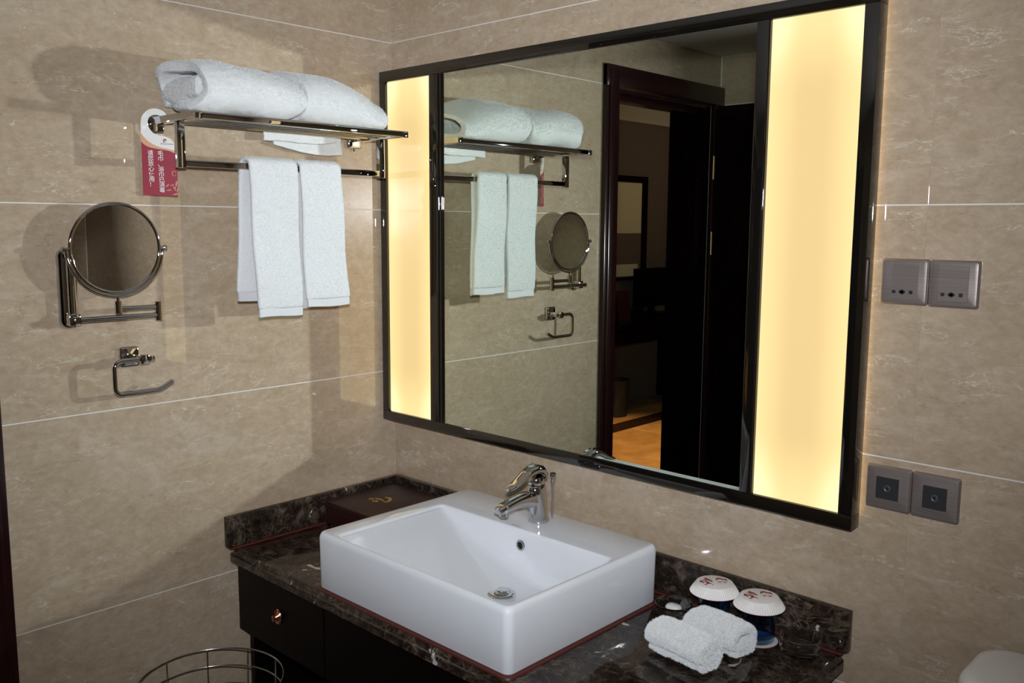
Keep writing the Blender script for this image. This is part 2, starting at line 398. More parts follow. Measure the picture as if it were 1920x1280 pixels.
import numpy as np
def terry_pile(o, parent, density, length, seed=1, keep=None, mat='pile'):
    # loops of the terry pile as thin blades standing on the cloth (density per square metre)
    dg = bpy.context.evaluated_depsgraph_get(); dg.update()
    ev = o.evaluated_get(dg); me = ev.to_mesh(); me.calc_loop_triangles()
    nv, nt_ = len(me.vertices), len(me.loop_triangles)
    co = np.empty(nv*3, np.float32); me.vertices.foreach_get('co', co); co = co.reshape(-1, 3)
    tr_ = np.empty(nt_*3, np.int32); me.loop_triangles.foreach_get('vertices', tr_); tr_ = tr_.reshape(-1, 3)
    ev.to_mesh_clear()
    A, B, C = co[tr_[:, 0]], co[tr_[:, 1]], co[tr_[:, 2]]
    cr = np.cross(B-A, C-A); ar = np.linalg.norm(cr, axis=1)*0.5; nn = cr/np.maximum(ar[:, None]*2, 1e-12)
    rg = np.random.default_rng(seed); n = int(ar.sum()*density)
    idx = rg.choice(nt_, n, p=(ar/ar.sum()).astype(np.float64)/np.sum((ar/ar.sum()).astype(np.float64)))
    u, v = rg.random(n), rg.random(n); f = u+v > 1; u[f], v[f] = 1-u[f], 1-v[f]
    P = A[idx]+(B-A)[idx]*u[:, None]+(C-A)[idx]*v[:, None]
    Nn = nn[idx]
    if keep is not None:
        kk = keep(P, Nn); P, Nn = P[kk], Nn[kk]; n = len(P)
    d = Nn+rg.normal(0, 0.75, (n, 3)); d /= np.linalg.norm(d, axis=1)[:, None]
    L = length*(0.55+0.9*rg.random(n))[:, None]
    s = np.cross(d, rg.normal(0, 1, (n, 3))); s /= np.maximum(np.linalg.norm(s, axis=1)[:, None], 1e-9); s *= length*0.16
    V = np.empty((n, 3, 3), np.float32); V[:, 0] = P-s-d*0.0006; V[:, 1] = P+s-d*0.0006; V[:, 2] = P+d*L
    m2 = bpy.data.meshes.new('terry_pile'); m2.vertices.add(n*3); m2.loops.add(n*3); m2.polygons.add(n)
    m2.vertices.foreach_set('co', V.ravel()); m2.loops.foreach_set('vertex_index', np.arange(n*3, dtype=np.int32))
    m2.polygons.foreach_set('loop_start', np.arange(0, n*3, 3, dtype=np.int32)); m2.update(calc_edges=True); m2.validate()
    q = link('terry_pile', m2, mat, parent); q['kind'] = 'stuff'
    return q
MT['pile'] = pbr('white_cotton_loops', (0.63, 0.63, 0.645), 1.0, Specular_IOR_Level=0.0)

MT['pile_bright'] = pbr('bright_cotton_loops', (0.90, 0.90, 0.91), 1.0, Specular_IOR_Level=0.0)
def thin_glass(name, tint):
    m, nt, b = new_mat(name); nt.nodes.remove(b); out = nt.nodes['Material Output']
    tr = nt.nodes.new('ShaderNodeBsdfTransparent'); tr.inputs[0].default_value = (*tint, 1)
    gl = nt.nodes.new('ShaderNodeBsdfGlossy'); gl.inputs['Roughness'].default_value = 0.02; gl.inputs['Color'].default_value = (0.95, 0.97, 0.97, 1)
    lw = nt.nodes.new('ShaderNodeLayerWeight'); lw.inputs['Blend'].default_value = 0.5
    pw = nt.nodes.new('ShaderNodeMath'); pw.operation = 'POWER'; pw.inputs[1].default_value = 3.0; nt.links.new(lw.outputs['Facing'], pw.inputs[0])
    ma = nt.nodes.new('ShaderNodeMath'); ma.operation = 'MULTIPLY_ADD'; ma.inputs[1].default_value = 0.85; ma.inputs[2].default_value = 0.05; nt.links.new(pw.outputs[0], ma.inputs[0])
    mx = nt.nodes.new('ShaderNodeMixShader')
    nt.links.new(ma.outputs[0], mx.inputs[0]); nt.links.new(tr.outputs[0], mx.inputs[1]); nt.links.new(gl.outputs[0], mx.inputs[2]); nt.links.new(mx.outputs[0], out.inputs[0])
    return m
MT['glass'] = pbr('clear_thick_glass', (0.99, 0.99, 0.99), 0.0, 0.0, 1.28, Transmission_Weight=1.0, Coat_Weight=1.0, Coat_IOR=1.7, Coat_Roughness=0.0); MT['blueglass'] = thin_glass('blue_thin_glass', (0.60, 0.74, 0.90))
# ------------------------------------------------------------------ room shell
ZJ = [0.0, 0.251, 0.732, 1.214, 1.696, 2.178, 2.385]
YF, XR, ZT = -1.94, 2.40, 2.385
GH, GV = 0.0014, 0.00012          # half joints: wide horizontal, hairline vertical
def wall_tiles(parent, cols, fn):
    for r in range(6):
        for c0, c1 in zip(cols[:-1], cols[1:]):
            o = fn(c0+GV, c1-GV, ZJ[r]+GH, ZJ[r+1]-GH)
            if o: o.parent = parent
DO0, DO1, DTOP = -1.18, -1.86, 2.17     # door opening
bm = bmesh.new()
add_box(bm, -0.2, -0.0125, DO0, 0.1, 0, ZT); add_box(bm, -0.2, -0.0125, DO1, DO0, DTOP, ZT); add_box(bm, -0.2, -0.0125, -2.1, DO1, 0, ZT)
add_box(bm, -0.0125, -0.0008, -1.148, 0.0, 0.001, ZT-0.001); add_box(bm, -0.0125, -0.0008, YF, -1.148, 2.18, ZT-0.001); add_box(bm, -0.0125, -0.0008, YF, -1.89, 0.001, 2.18)
wall_left = struct(bm_obj('wall_left', bm, 'grout'))
def tl(y0, y1, z0, z1): return box('tile', -0.012, 0.0, y0, y1, z0, z1, 'marble', None, 0.0003)
wall_tiles(wall_left, [-1.15, 0.0], tl)
tl(YF, -1.151, 2.178+GH, ZT-GH).parent = wall_left
tl(YF, -1.885, 0.0, 2.178-GH).parent = wall_left
bm = bmesh.new(); add_box(bm, -0.2, XR+0.1, 0.0008, 0.1, 0, ZT)
wall_back = struct(bm_obj('wall_back', bm, 'grout'))
wall_tiles(wall_back, [0.0, 0.739, 1.537, XR], lambda a, b, z0, z1: box('tile', a, b, 0.0, 0.012, z0, z1, 'marble', None, 0.0003))
bm = bmesh.new(); add_box(bm, 0, XR+0.1, YF-0.1, YF-0.0008, 0, ZT)
wall_front = struct(bm_obj('wall_front', bm, 'grout'))
wall_tiles(wall_front, [0.0, 0.8, 1.6, XR], lambda a, b, z0, z1: box('tile', a, b, YF-0.012, YF, z0, z1, 'marble', None, 0.0003))
bm = bmesh.new(); add_box(bm, XR+0.0008, XR+0.1, YF, 0, 0, ZT)
wall_right = struct(bm_obj('wall_right', bm, 'grout'))
wall_tiles(wall_right, [YF, -1.14, -0.34, 0.0], lambda a, b, z0, z1: box('tile', XR, XR+0.012, a, b, z0, z1, 'marble', None, 0.0003))
struct(box('ceiling', -0.0, XR+0.1, YF-0.1, 0.1, ZT, ZT+0.05, 'plaster'))
struct(box('trim_1', XR-0.004, XR, -0.004, 0.0, 0.0, ZT, 'grout'))       # pale sealant in the corners
struct(box('trim_2', 0.0, 0.004, YF, YF+0.004, 2.26, ZT, 'grout'))
fl = struct(box('floor', -0.2, XR+0.1, -2.1, 0.1, -0.08, -0.012, 'grout'))
for i in range(4):
    for j in range(4):
        box('tile', i*0.6+0.0015, i*0.6+0.5985, -0.0015-(j+1)*0.485+0.003, -0.0015-j*0.485, -0.012, 0.0, 'marble', fl, 0.0006)

# ------------------------------------------------------------------ doorway to the bedroom and its open leaf
door = empty('door_1'); struct(door)
def cas(nm, *a, **k): return box(nm, *a, 'doorwood', door, 0.004, 2)
cas('casing_side', 0.0, 0.022, -1.18, -1.10, 0.0, 2.25)
cas('casing_side', 0.0, 0.022, -1.938, -1.862, 0.0, 2.25)
cas('casing_head', 0.0, 0.024, -1.938, -1.10, 2.17, 2.25)
cas('casing_step', 0.022, 0.030, -1.165, -1.115, 0.0, 2.235)
box('jamb_lining', -0.2, 0.0, -1.192, -1.178, 0.0, 2.17, 'doorwood', door)
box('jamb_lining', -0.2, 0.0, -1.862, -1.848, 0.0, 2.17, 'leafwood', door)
box('head_lining', -0.2, 0.0, -1.862, -1.178, 2.156, 2.17, 'doorwood', door)
box('door_stop', -0.075, -0.045, -1.205, -1.192, 0.0, 2.156, 'doorwood', door)
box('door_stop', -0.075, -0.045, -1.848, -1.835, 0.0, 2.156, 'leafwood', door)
box('door_stop', -0.075, -0.045, -1.848, -1.192, 2.135, 2.156, 'doorwood', door)
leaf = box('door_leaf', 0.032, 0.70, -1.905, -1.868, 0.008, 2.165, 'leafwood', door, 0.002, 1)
for (a, b, c, d) in ((0.125, 0.61, 1.06, 1.95), (0.125, 0.61, 0.12, 0.95)):
    bm = bmesh.new()
    for (x0, x1, z0, z1) in ((a, a+0.012, c, d), (b-0.012, b, c, d), (a, b, c, c+0.012), (a, b, d-0.012, d)):
        add_box(bm, x0, x1, -1.868, -1.863, z0, z1, 0.0015)
    for (x0, x1, z0, z1) in ((a+0.03, a+0.036, c+0.03, d-0.03), (b-0.036, b-0.03, c+0.03, d-0.03), (a+0.03, b-0.03, c+0.03, c+0.036), (a+0.03, b-0.03, d-0.036, d-0.03)):
        add_box(bm, x0, x1, -1.868, -1.864, z0, z1, 0.001)
    bm_obj('panel_moulding', bm, 'leafwood', leaf)
for zc_ in (1.905, 1.578, 0.30):
    bm = bmesh.new(); add_tube(bm, [(0.024, -1.862, zc_-0.05), (0.024, -1.862, zc_+0.05)], 0.006, 8)
    bm_obj('hinge', bm, 'brass', leaf, autosmooth=40)
bm = bmesh.new(); add_tube(bm, [(0.63, -1.868, 1.0), (0.63, -1.83, 1.0)], 0.009, 10); add_tube(bm, [(0.64, -1.832, 1.0), (0.52, -1.832, 1.0)], 0.008, 10)
bm_obj('lever_handle', bm, 'brass', leaf, autosmooth=40)

# ------------------------------------------------------------------ bedroom seen through the doorway
BX = -2.85
fb = struct(box('floor_bedroom', -3.0, -0.2, -6.6, -0.5, -0.05, 0.0, 'bfloor'))
box('border_inlay', -2.33, -2.14, -6.6, -0.5, 0.0, 0.0015, 'bdark', fb)
struct(box('wall_bedroom', BX-0.1, BX, -6.6, -0.5, 0.0, 2.75, 'bwall'))
struct(box('wall_bedroom_end', BX, -0.2, -6.7, -6.6, 0.0, 2.75, 'bwall'))
struct(box('ceiling_bedroom', BX-0.1, -0.2, -6.7, -0.4, 2.75, 2.8, 'plaster'))
struct(box('trim_3', BX, BX+0.06, -6.6, -0.5, 2.58, 2.75, 'plaster'))
struct(box('wall_bedroom_near', -0.3, -0.2, -6.6, -2.1, 0.0, 2.75, 'bwall'))
struct(box('wall_bedroom_side', BX, -0.2, -0.5, -0.4, 0.0, 2.75, 'bwall'))
desk = thing('writing_desk', 'dark wooden desk reflected through the open bathroom door', 'desk')
box('desk_top', BX+0.002, -2.30, -5.75, -4.15, 0.79, 0.83, 'leafwood', desk, 0.003)
box('side_panel', BX+0.002, -2.32, -4.20, -4.15, 0.0, 0.79, 'leafwood', desk)
box('side_panel', BX+0.002, -2.32, -5.75, -5.70, 0.0, 0.79, 'leafwood', desk)
dr = box('drawer', -2.34, -2.31, -5.68, -4.22, 0.66, 0.785, 'leafwood', desk, 0.002)
box('knob', -2.31, -2.295, -5.10, -5.04, 0.70, 0.73, 'brass', dr, 0.004)
frm = thing('framed_mirror', 'black framed mirror with painted cream reflection on bedroom wall seen through doorway', 'picture')  # wall mirror; its reflection of a curtain is painted as flat fields
FX = BX+0.001
for (y0, y1, z0, z1) in ((-5.44, -5.37, 1.15, 2.10), (-4.60, -4.53, 1.15, 2.10), (-5.37, -4.60, 2.045, 2.10), (-5.37, -4.60, 1.15, 1.18)):
    box('frame_bar', FX, FX+0.03, y0, y1, z0, z1, 'leafwood', frm, 0.003)
pc = box('mirror_panel', FX, FX+0.010, -5.37, -4.60, 1.18, 2.045, 'bwall', frm)
box('painted_reflection', FX+0.010, FX+0.011, -5.365, -4.605, 1.58, 2.04, 'cream', pc)
box('painted_reflection', FX+0.010, FX+0.011, -5.325, -4.605, 1.185, 1.295, 'cream', pc)
crd = thing('tent_card', 'small red folded card standing on the dark desk', 'card')
bm = bmesh.new()
for s in (1, -1):
    a = [bm.verts.new((-2.45+s*dx, y, z)) for dx, y, z in ((0.05, -4.64, 0.831), (0.05, -4.46, 0.831), (0.002, -4.47, 1.10), (0.002, -4.65, 1.10))]
    bm.faces.new(a)
bmesh.ops.solidify(bm, geom=bm.faces[:], thickness=0.002)
bm_obj('folded_sheet', bm, pbr('dark_red_card', (0.09, 0.015, 0.015), 0.6), crd)
tel = thing('telephone', 'black desk telephone with handset on the bedroom desk', 'telephone')
box('base', -2.62, -2.44, -5.02, -4.82, 0.832, 0.88, 'cabinet', tel, 0.012, 2)
box('handset', -2.60, -2.55, -5.04, -4.80, 0.882, 0.915, 'cabinet', tel, 0.012, 2)
tvs = thing('television', 'flat black television standing at far end of bedroom desk', 'television')
box('screen', -2.74, -2.70, -5.66, -5.12, 0.90, 1.26, 'cabinet', tvs, 0.006, 2)
box('stand', -2.80, -2.60, -5.50, -5.28, 0.831, 0.85, 'cabinet', tvs, 0.004)
box('neck', -2.74, -2.70, -5.42, -5.36, 0.85, 0.91, 'cabinet', tvs)
pp = thing('waste_bin', 'pale grey bin standing under the bedroom desk', 'bin')
lathe('bin_body', [(0.0, 0.0), (0.11, 0.0), (0.13, 0.32), (0.125, 0.32), (0.105, 0.01), (0.0, 0.01)], (-2.55, -4.62, 0.002), pbr('grey_bin', (0.022, 0.023, 0.025), 0.6), pp)

# ------------------------------------------------------------------ lit wall mirror
vm = thing('vanity_mirror', 'large wall mirror in black glass frame with two glowing side panels', 'mirror')
FX0, FX1, FZ0, FZ1 = 0.006, 1.449, 1.070, 2.089
PZ0, PZ1 = 1.098, 2.058
FYB, FYF = -0.012, -0.050
def fbar(nm, x0, x1, z0, z1): return box(nm, x0, x1, FYF, FYB, z0, z1, 'blackglass', vm, 0.0012, 2)
fbar('frame_rail', FX0, FX1, PZ1, FZ1); fbar('frame_rail', FX0, FX1, FZ0, PZ0)
fbar('frame_stile', FX0, 0.033, PZ0, PZ1); fbar('frame_stile', 1.421, FX1, PZ0, PZ1)
fbar('frame_mullion', 0.222, 0.252, PZ0, PZ1); fbar('frame_mullion', 1.206, 1.235, PZ0, PZ1)
for x, rr in ((0.2585, 0.0062), (0.2715, 0.0062)):
    tube('bead_moulding', [(x, -0.047, PZ0+0.001), (x, -0.047, PZ1-0.001)], rr, 'blackglass', vm, 20)
tube('bead_moulding', [(1.2335, -0.049, PZ0+0.001), (1.2335, -0.049, PZ1-0.001)], 0.0022, 'blackglass', vm, 12)
box('mirror_glass', 0.2535, 1.2055, -0.047, -0.040, PZ0+0.0005, PZ1-0.0005, 'mirror', vm)
for x0, x1 in ((0.033, 0.222), (1.235, 1.421)):
    box('light_panel', x0+0.0003, x1-0.0003, -0.042, -0.030, PZ0+0.0003, PZ1-0.0003, 'lamp', vm)
box('housing', 0.02, 1.435, -0.0118, -0.0005, 1.085, 2.075, 'cabinet', vm)
box('backlight_strip', 1.4355, 1.4385, -0.0095, -0.0035, 1.088, 2.072, 'backlight', vm)
box('backlight_strip', 0.0165, 0.0195, -0.0095, -0.0035, 1.088, 2.072, 'backlight', vm)

# ------------------------------------------------------------------ vanity
ZC = 0.80
ct = thing('countertop', 'dark brown marble vanity counter with low upstand along both walls', 'countertop')
bm = bmesh.new()
def slab_loop(ins, z):
    hx, hy = 1.438/2-0.0005-ins, 0.576/2-0.0005-ins
    return [(1.438/2+u, -0.576/2+v, z) for u, v in rrect(hx, hy, 0.022, 10, 6)]
loft(bm, [slab_loop(0.003, 0.764), slab_loop(0.0, 0.767), slab_loop(0.0, 0.786), slab_loop(0.004, 0.788), slab_loop(0.010, 0.7985), slab_loop(0.013, ZC)])
bm_obj('slab', bm, 'dark', ct, autosmooth=30)
box('upstand', 0.0005, 0.020, -0.582, -0.0005, ZC+0.0045, 0.888, 'dark', ct, 0.003, 2)
box('upstand', 0.0205, 1.444, -0.0205, -0.0005, ZC+0.0045, 0.892, 'dark', ct, 0.003, 2)
bm = bmesh.new(); add_box(bm, 0.0005, 0.026, -0.577, -0.0005, ZC, ZC+0.0045, 0.001)
bm_obj('sealant_line', bm, 'seal', ct)
bm = bmesh.new(); add_box(bm, 0.026, 1.436, -0.027, -0.0005, ZC, ZC+0.0045, 0.001)
bm_obj('sealant_line', bm, 'seal', ct)
vc = thing('vanity_cabinet', 'black lacquered vanity cabinet under the marble counter', 'cabinet')
CF = -0.548
bm = bmesh.new(); add_box(bm, 0.004, 1.40, CF+0.02, -0.003, 0.575, 0.7635)
add_box(bm, 0.022, 0.042, CF+0.02, -0.003, 0.0, 0.575); add_box(bm, 1.36, 1.38, CF+0.02, -0.003, 0.0, 0.575); add_box(bm, 0.042, 1.36, -0.03, -0.003, 0.0, 0.575); add_box(bm, 0.042, 1.36, CF+0.03, -0.03, 0.10, 0.12)
bm_obj('carcass', bm, 'cabinet', vc)
for x0, x1 in ((0.004, 0.397), (0.401, 0.998), (1.002, 1.40)):
    d = box('drawer', x0, x1, CF, CF+0.019, 0.567, 0.762, 'cabinet', vc, 0.0015)
    kx = 0.201 if x0 < 0.1 else (x0+x1)/2
    if 0.3 < x0 < 0.9: continue
    bm = bmesh.new()
    add_lathe(bm, [(0.0, 0.0), (0.0145, 0.0), (0.0155, -0.002), (0.014, -0.0045), (0.0115, -0.0045), (0.0105, -0.003), (0.0085, -0.003), (0.007, -0.006), (0.004, -0.012), (0.006, -0.017), (0.0, -0.018)], (kx, CF, 0.663), 24, 'y')
    for v in bm.verts: v.co.z = 0.663+(v.co.z-0.663)*1.35
    add_tube(bm, ring_pts((kx, CF-0.0042, 0.663), 0.0128, 18, (1, 0, 0), (0, 0, 1.35)), 0.0016, 6, True)
    add_tube(bm, catmull([(kx-0.008, CF-0.006, 0.672), (kx, CF-0.014, 0.668), (kx+0.012, CF-0.022, 0.666)], 4), 0.0022, 8)
    bm_obj('knob', bm, 'bronze', d, autosmooth=35)

# ------------------------------------------------------------------ wash basin
ws = thing('wash_basin', 'white rectangular porcelain countertop basin', 'sink')
SX0, SX1, SY0, SY1, ST = 0.397, 1.021, -0.562, -0.067, 0.940
cx_, cy_ = (SX0+SX1)/2, (SY0+SY1)/2; hx_, hy_ = (SX1-SX0)/2, (SY1-SY0)/2
IX0, IX1, IY0, IY1 = 0.452, 1.006, -0.548, -0.216
icx, icy = (IX0+IX1)/2, (IY0+IY1)/2; ihx, ihy = (IX1-IX0)/2, (IY1-IY0)/2
def basin_z(x):
    lo, fl_ = 0.80, 0.824
    if x < lo:
        t = (lo-x)/(lo-IX0); return fl_+(ST-0.004-fl_)*(0.85*t**1.15+0.15*t**3)
    t = max(0.0, (x-0.86)/(IX1-0.86)); return fl_+(ST-0.004-fl_)*min(1, t)**1.4
loops = []
for ins, z, rr in ((0.004, ZC+0.0035, 0.016), (0.001, ZC+0.008, 0.018), (0.0, 0.925, 0.018), (0.0008, 0.931, 0.018), (0.003, 0.936, 0.017), (0.006, 0.939, 0.014), (0.0085, ST, 0.012)):
    loops.append([(cx_+u, cy_+v, z) for u, v in rrect(hx_-ins, hy_-ins, rr)])
for ins, dzz in ((-0.004, 0.0), (-0.001, 0.0008), (0.001, 0.003), (0.0025, 0.007)):
    loops.append([(icx+u, icy+v, ST-dzz) for u, v in rrect(ihx-ins, ihy-ins, 0.016)])
for ins, f in ((0.004, 0.35), (0.006, 0.7), (0.010, 0.92), (0.017, 1.0)):
    lp = []
    for u, v in rrect(ihx-ins, ihy-ins, 0.020):
        zz = basin_z(icx+u); lp.append((icx+u, icy+v, (ST-0.007)*(1-f)+min(zz, ST-0.007)*f))
    loops.append(lp)
for s in (0.90, 0.75, 0.55, 0.35, 0.15, 0.02):
    loops.append([(icx+u, icy+v, min(basin_z(icx+u), ST-0.007)) for u, v in rrect((ihx-0.017)*s, (ihy-0.017)*s, 0.02*s)])
bm = bmesh.new(); loft(bm, loops)
bm_obj('bowl', bm, 'porcelain', ws, smooth=True)
bm = bmesh.new(); loft(bm, [[(cx_+u, cy_+v, z) for u, v in rrect(hx_-i, hy_-i, 0.018)] for i, z in ((-0.006, ZC+0.0002), (-0.005, ZC+0.0035), (0.002, ZC+0.0045))])
bm_obj('base_seal', bm, 'seal', ws, autosmooth=40)
DX, DY = 0.779, -0.331; DZ = basin_z(DX)
dn = lathe('drain', [(0.0, 0.0), (0.032, 0.0), (0.033, 0.002), (0.030, 0.004), (0.021, 0.003), (0.020, 0.0015), (0.0, 0.0015)], (DX, DY, DZ+0.0015), 'chrome', ws)
lathe('plug', [(0.0175, 0.0), (0.0175, 0.004), (0.015, 0.006), (0.0, 0.0068)], (DX, DY, DZ+0.0025), 'chrome', dn)
ov = lathe('overflow', [(0.0075, 0.0), (0.013, 0.0), (0.0135, -0.002), (0.012, -0.0035), (0.009, -0.003), (0.0075, 0.0)], (0.737, IY1-0.0062, 0.904), 'chrome', ws, 30, 'y')
lathe('overflow_hole', [(0.0, 0.0), (0.0088, -0.0008)], (0.737, IY1-0.0062, 0.904), 'hole', ov, 24, 'y')
text_obj('printed_name', 'ZUARO', 0.0085, 'inkgrey', ws, Matrix.Translation((0.705, -0.205, ST+0.0004)) @ Matrix.Rotation(R(0), 4, 'Z'))

# ------------------------------------------------------------------ tap
FXC = 0.720
def sag_loft(name, secs, mat, parent, seg=24, cap=True, pw=2.0):
    # sections: (y, z, angle of the section normal in the sagittal plane, half width x, half thickness)
    bm = bmesh.new(); loops = []
    for (y, z, ang, a, b) in secs:
        n = Vector((0, math.cos(R(ang)), math.sin(R(ang)))); t = Vector((0, -n.z, n.y)); lp = []
        for k in range(seg):
            th = 2*math.pi*k/seg; c, s = math.cos(th), math.sin(th)
            e = 2.0/pw
            c2, s2 = math.copysign(abs(c)**e, c), math.copysign(abs(s)**e, s)
            lp.append(Vector((FXC+a*c2, y, z))+t*(b*s2))
        loops.append(lp)
    loft(bm, loops)
    return bm_obj(name, bm, mat, parent, autosmooth=60)
tp = thing('basin_tap', 'chrome single lever mixer tap on the white basin', 'tap')
sag_loft('body', [(-0.141, 0.9405, 90, 0.0265, 0.0265), (-0.141, 0.944, 90, 0.027, 0.027), (-0.142, 0.950, 90, 0.0255, 0.026), (-0.145, 0.970, 90, 0.0235, 0.0245), (-0.148, 0.995, 92, 0.0225, 0.0255), (-0.1495, 1.012, 95, 0.0225, 0.028), (-0.150, 1.024, 97, 0.0220, 0.027), (-0.151, 1.032, 98, 0.0200, 0.023), (-0.1515, 1.036, 98, 0.0175, 0.0195)], 'chrome', tp)
sp_ = sag_loft('spout', [(-0.140, 0.995, 180, 0.017, 0.020), (-0.165, 1.000, 178, 0.0185, 0.0215), (-0.190, 1.0045, 180, 0.0185, 0.019), (-0.215, 1.0065, 182, 0.0180, 0.0155), (-0.240, 1.0045, 186, 0.0175, 0.0130), (-0.262, 1.0005, 190, 0.0165, 0.0115), (-0.277, 0.997, 194, 0.0145, 0.0095), (-0.284, 0.995, 196, 0.010, 0.006)], 'chrome', tp, pw=2.6)
lathe('aerator', [(0.0, 0.0), (0.0095, 0.0), (0.011, 0.001), (0.0115, 0.011), (0.0, 0.011)], (FXC, -0.263, 0.980), 'chrome', sp_, 24)
lathe('cartridge_dome', [(0.0195, 0.0), (0.0205, 0.004), (0.0205, 0.010), (0.017, 0.018), (0.0, 0.022)], (FXC, -0.151, 1.0355), 'chrome', tp, 30)
sag_loft('lever', [(-0.124, 1.046, 100, 0.0105, 0.008), (-0.130, 1.058, 115, 0.0165, 0.0105), (-0.143, 1.069, 140, 0.0195, 0.0125), (-0.158, 1.0735, 165, 0.0200, 0.0125), (-0.175, 1.0715, 190, 0.0185, 0.011), (-0.193, 1.0635, 205, 0.0165, 0.009), (-0.212, 1.0535, 206, 0.0150, 0.0075), (-0.230, 1.0465, 202, 0.0135, 0.006), (-0.245, 1.0415, 200, 0.011, 0.0045), (-0.250, 1.040, 200, 0.006, 0.0025)], 'chrome', tp, pw=2.5)
bm = bmesh.new(); add_lathe(bm, [(0.0, 0.0), (0.0022, 0.0), (0.0022, 0.085), (0.003, 0.086), (0.0050, 0.098), (0.0082, 0.112), (0.0072, 0.1140), (0.0, 0.1140)], (FXC+0.012, -0.1035, 0.9405), 20)
bm_obj('lift_rod', bm, 'chrome', tp, autosmooth=40)
# ------------------------------------------------------------------ towel rack on the left wall
tr = thing('towel_rack', 'chrome hotel towel rack with shelf bars and lower rail', 'towel rack')
YA, YB = -0.733, -0.147          # near end, mirror end
ZS0, ZS1 = 1.883, 1.900
def cb(nm, x0, x1, y0, y1, z0, z1, bev=0.0015, par=tr): return box(nm, x0, x1, y0, y1, z0, z1, 'chrome', par, bev, 2)
cb('end_bar', 0.012, 0.240, YA-0.009, YA+0.009, ZS0, ZS1)
cb('end_bar', 0.012, 0.240, YB-0.009, YB+0.009, ZS0, ZS1)
cb('front_bar', 0.226, 0.2395, YA+0.0095, YB-0.0095, ZS0+0.0015, ZS1-0.0005)
for x in (0.055, 0.089, 0.123, 0.157, 0.191):
    tube('shelf_bar', [(x, YA+0.008, ZS0+0.008), (x, YB-0.008, ZS0+0.008)], 0.0042, 'chrome', tr, 12)
for y in (YA+0.004, YB-0.004):
    cb('drop_post', 0.129, 0.145, y-0.0095, y+0.0095, 1.780, ZS0-0.0003)
cb('towel_rail', 0.1300, 0.1445, YA+0.014, YB-0.014, 1.7835, 1.7990)
for y in (YA+0.008, YB+0.004):
    mp_ = box('wall_mount', 0.0005, 0.013, y-0.024, y+0.024, 1.866, 1.908, 'chrome', tr, 0.006, 3)
    tube('fixing_screw', [(0.007, y, 1.8585), (0.007, y, 1.867)], 0.003, 'chrome', mp_, 10)

# ------------------------------------------------------------------ towels
def band(name, path, th, s0, s1, f, mat, parent, rings=26, dens=5, ends=(0.03, 0.03), squash=None, jitter=0.0, kmin=0.65):
    # a thick cloth band following a fold path in (u, v), swept along s; ends are rounded; f maps (u, v, s)
    P = catmull([(a, b, 0) for a, b in path], dens); n = len(P)
    bm = bmesh.new(); loops = []
    ss = [s0+(s1-s0)*(0.5-0.5*math.cos(math.pi*i/(rings-1))) for i in range(rings)]
    for s in ss:
        d0, d1 = abs(s-s0), abs(s1-s)
        k = 1.0
        for d, e in ((d0, ends[0]), (d1, ends[1])):
            if d < e: q = 1-d/e; k *= math.sqrt(max(0.0, 1-q*q))*(1-kmin)+kmin
        L, Rr = [], []
        for i in range(n):
            t = (P[min(i+1, n-1)]-P[max(i-1, 0)]).normalized(); nn = Vector((-t.y, t.x, 0))
            h = th/2*k
            if i in (0, n-1): h *= 0.55
            q = P[i]
            if jitter:
                q = q+Vector((noise.noise(Vector((q.x*14, q.y*14, s*9))), noise.noise(Vector((q.x*14+7, q.y*14, s*9+3))), 0))*jitter
            L.append(q+nn*h); Rr.append(q-nn*h)
        lp = L+Rr[::-1]
        if squash: lp = [Vector((*squash(p.x, p.y, s), 0)) for p in lp]
        loops.append([f(p.x, p.y, s) for p in lp])
    V = [[bm.verts.new(p) for p in l] for l in loops]; m = len(V[0])
    for a, b in zip(V[:-1], V[1:]):
        for k in range(m): bm.faces.new((a[k], a[(k+1) % m], b[(k+1) % m], b[k]))
    for vv in (V[0], V[-1]):
        for i in range(n-1): bm.faces.new((vv[i], vv[i+1], vv[m-2-i], vv[m-1-i]))
    return bm_obj(name, bm, mat, parent, smooth=True)
ZSH = ZS1+0.0035
BATH_KEEP = lambda P, N_: (N_[:, 2] > -0.3) & (np.abs(P[:, 1]+0.455) > 0.0045) & (P[:, 2] > ZSH+0.004) & (P[:, 0] > 0.014)
wrap = [(0.075, 0.0125), (0.150, 0.0125), (0.203, 0.016), (0.2245, 0.050), (0.200, 0.084), (0.140, 0.1020), (0.065, 0.1100), (0.026, 0.080), (0.024, 0.048), (0.038, 0.024)]
core = [(0.046, 0.066), (0.090, 0.0600), (0.140, 0.0560), (0.200, 0.0500)]
def sq_left(u, v, s):
    t = max(0.0, (s+0.555)/0.10)                      # slumps towards its mirror end
    return u, v*(1-0.10*min(t, 1)**2)
bt = thing('bath_towel', 'white folded bath towel with open spiral fold, at the shelf end above the red tag', 'towel', 'bath towels on the rack shelf')
o = band('inner_fold', core, 0.060, -0.714, -0.47, lambda u, v, s: Vector((u, s, ZSH+v)), 'terry', bt, 30, 8, (0.045, 0.02), None, 0.022, 0.35); subsurf(o, 1); displace(o, 0.012, 0.004); terry_pile(o, bt, 4.0e5, 0.0028, 4, BATH_KEEP)
o = band('folded_cloth', wrap, 0.0280, -0.717, -0.464, lambda u, v, s: Vector((u, s+0.012*math.sin(u*28+v*35), ZSH+0.002+v)), 'terry', bt, 30, 6, (0.022, 0.05), sq_left, 0.010)
subsurf(o, 1); displace(o, 0.012, 0.004); terry_pile(o, bt, 4.0e5, 0.0028, 2, BATH_KEEP)
def sq_right(u, v, s):
    t = max(0.0, (s+0.36)/0.155)
    return u-0.05*min(t, 1)**2.2*(v/0.12), v*(1.07-0.36*min(t, 1)**2.0)
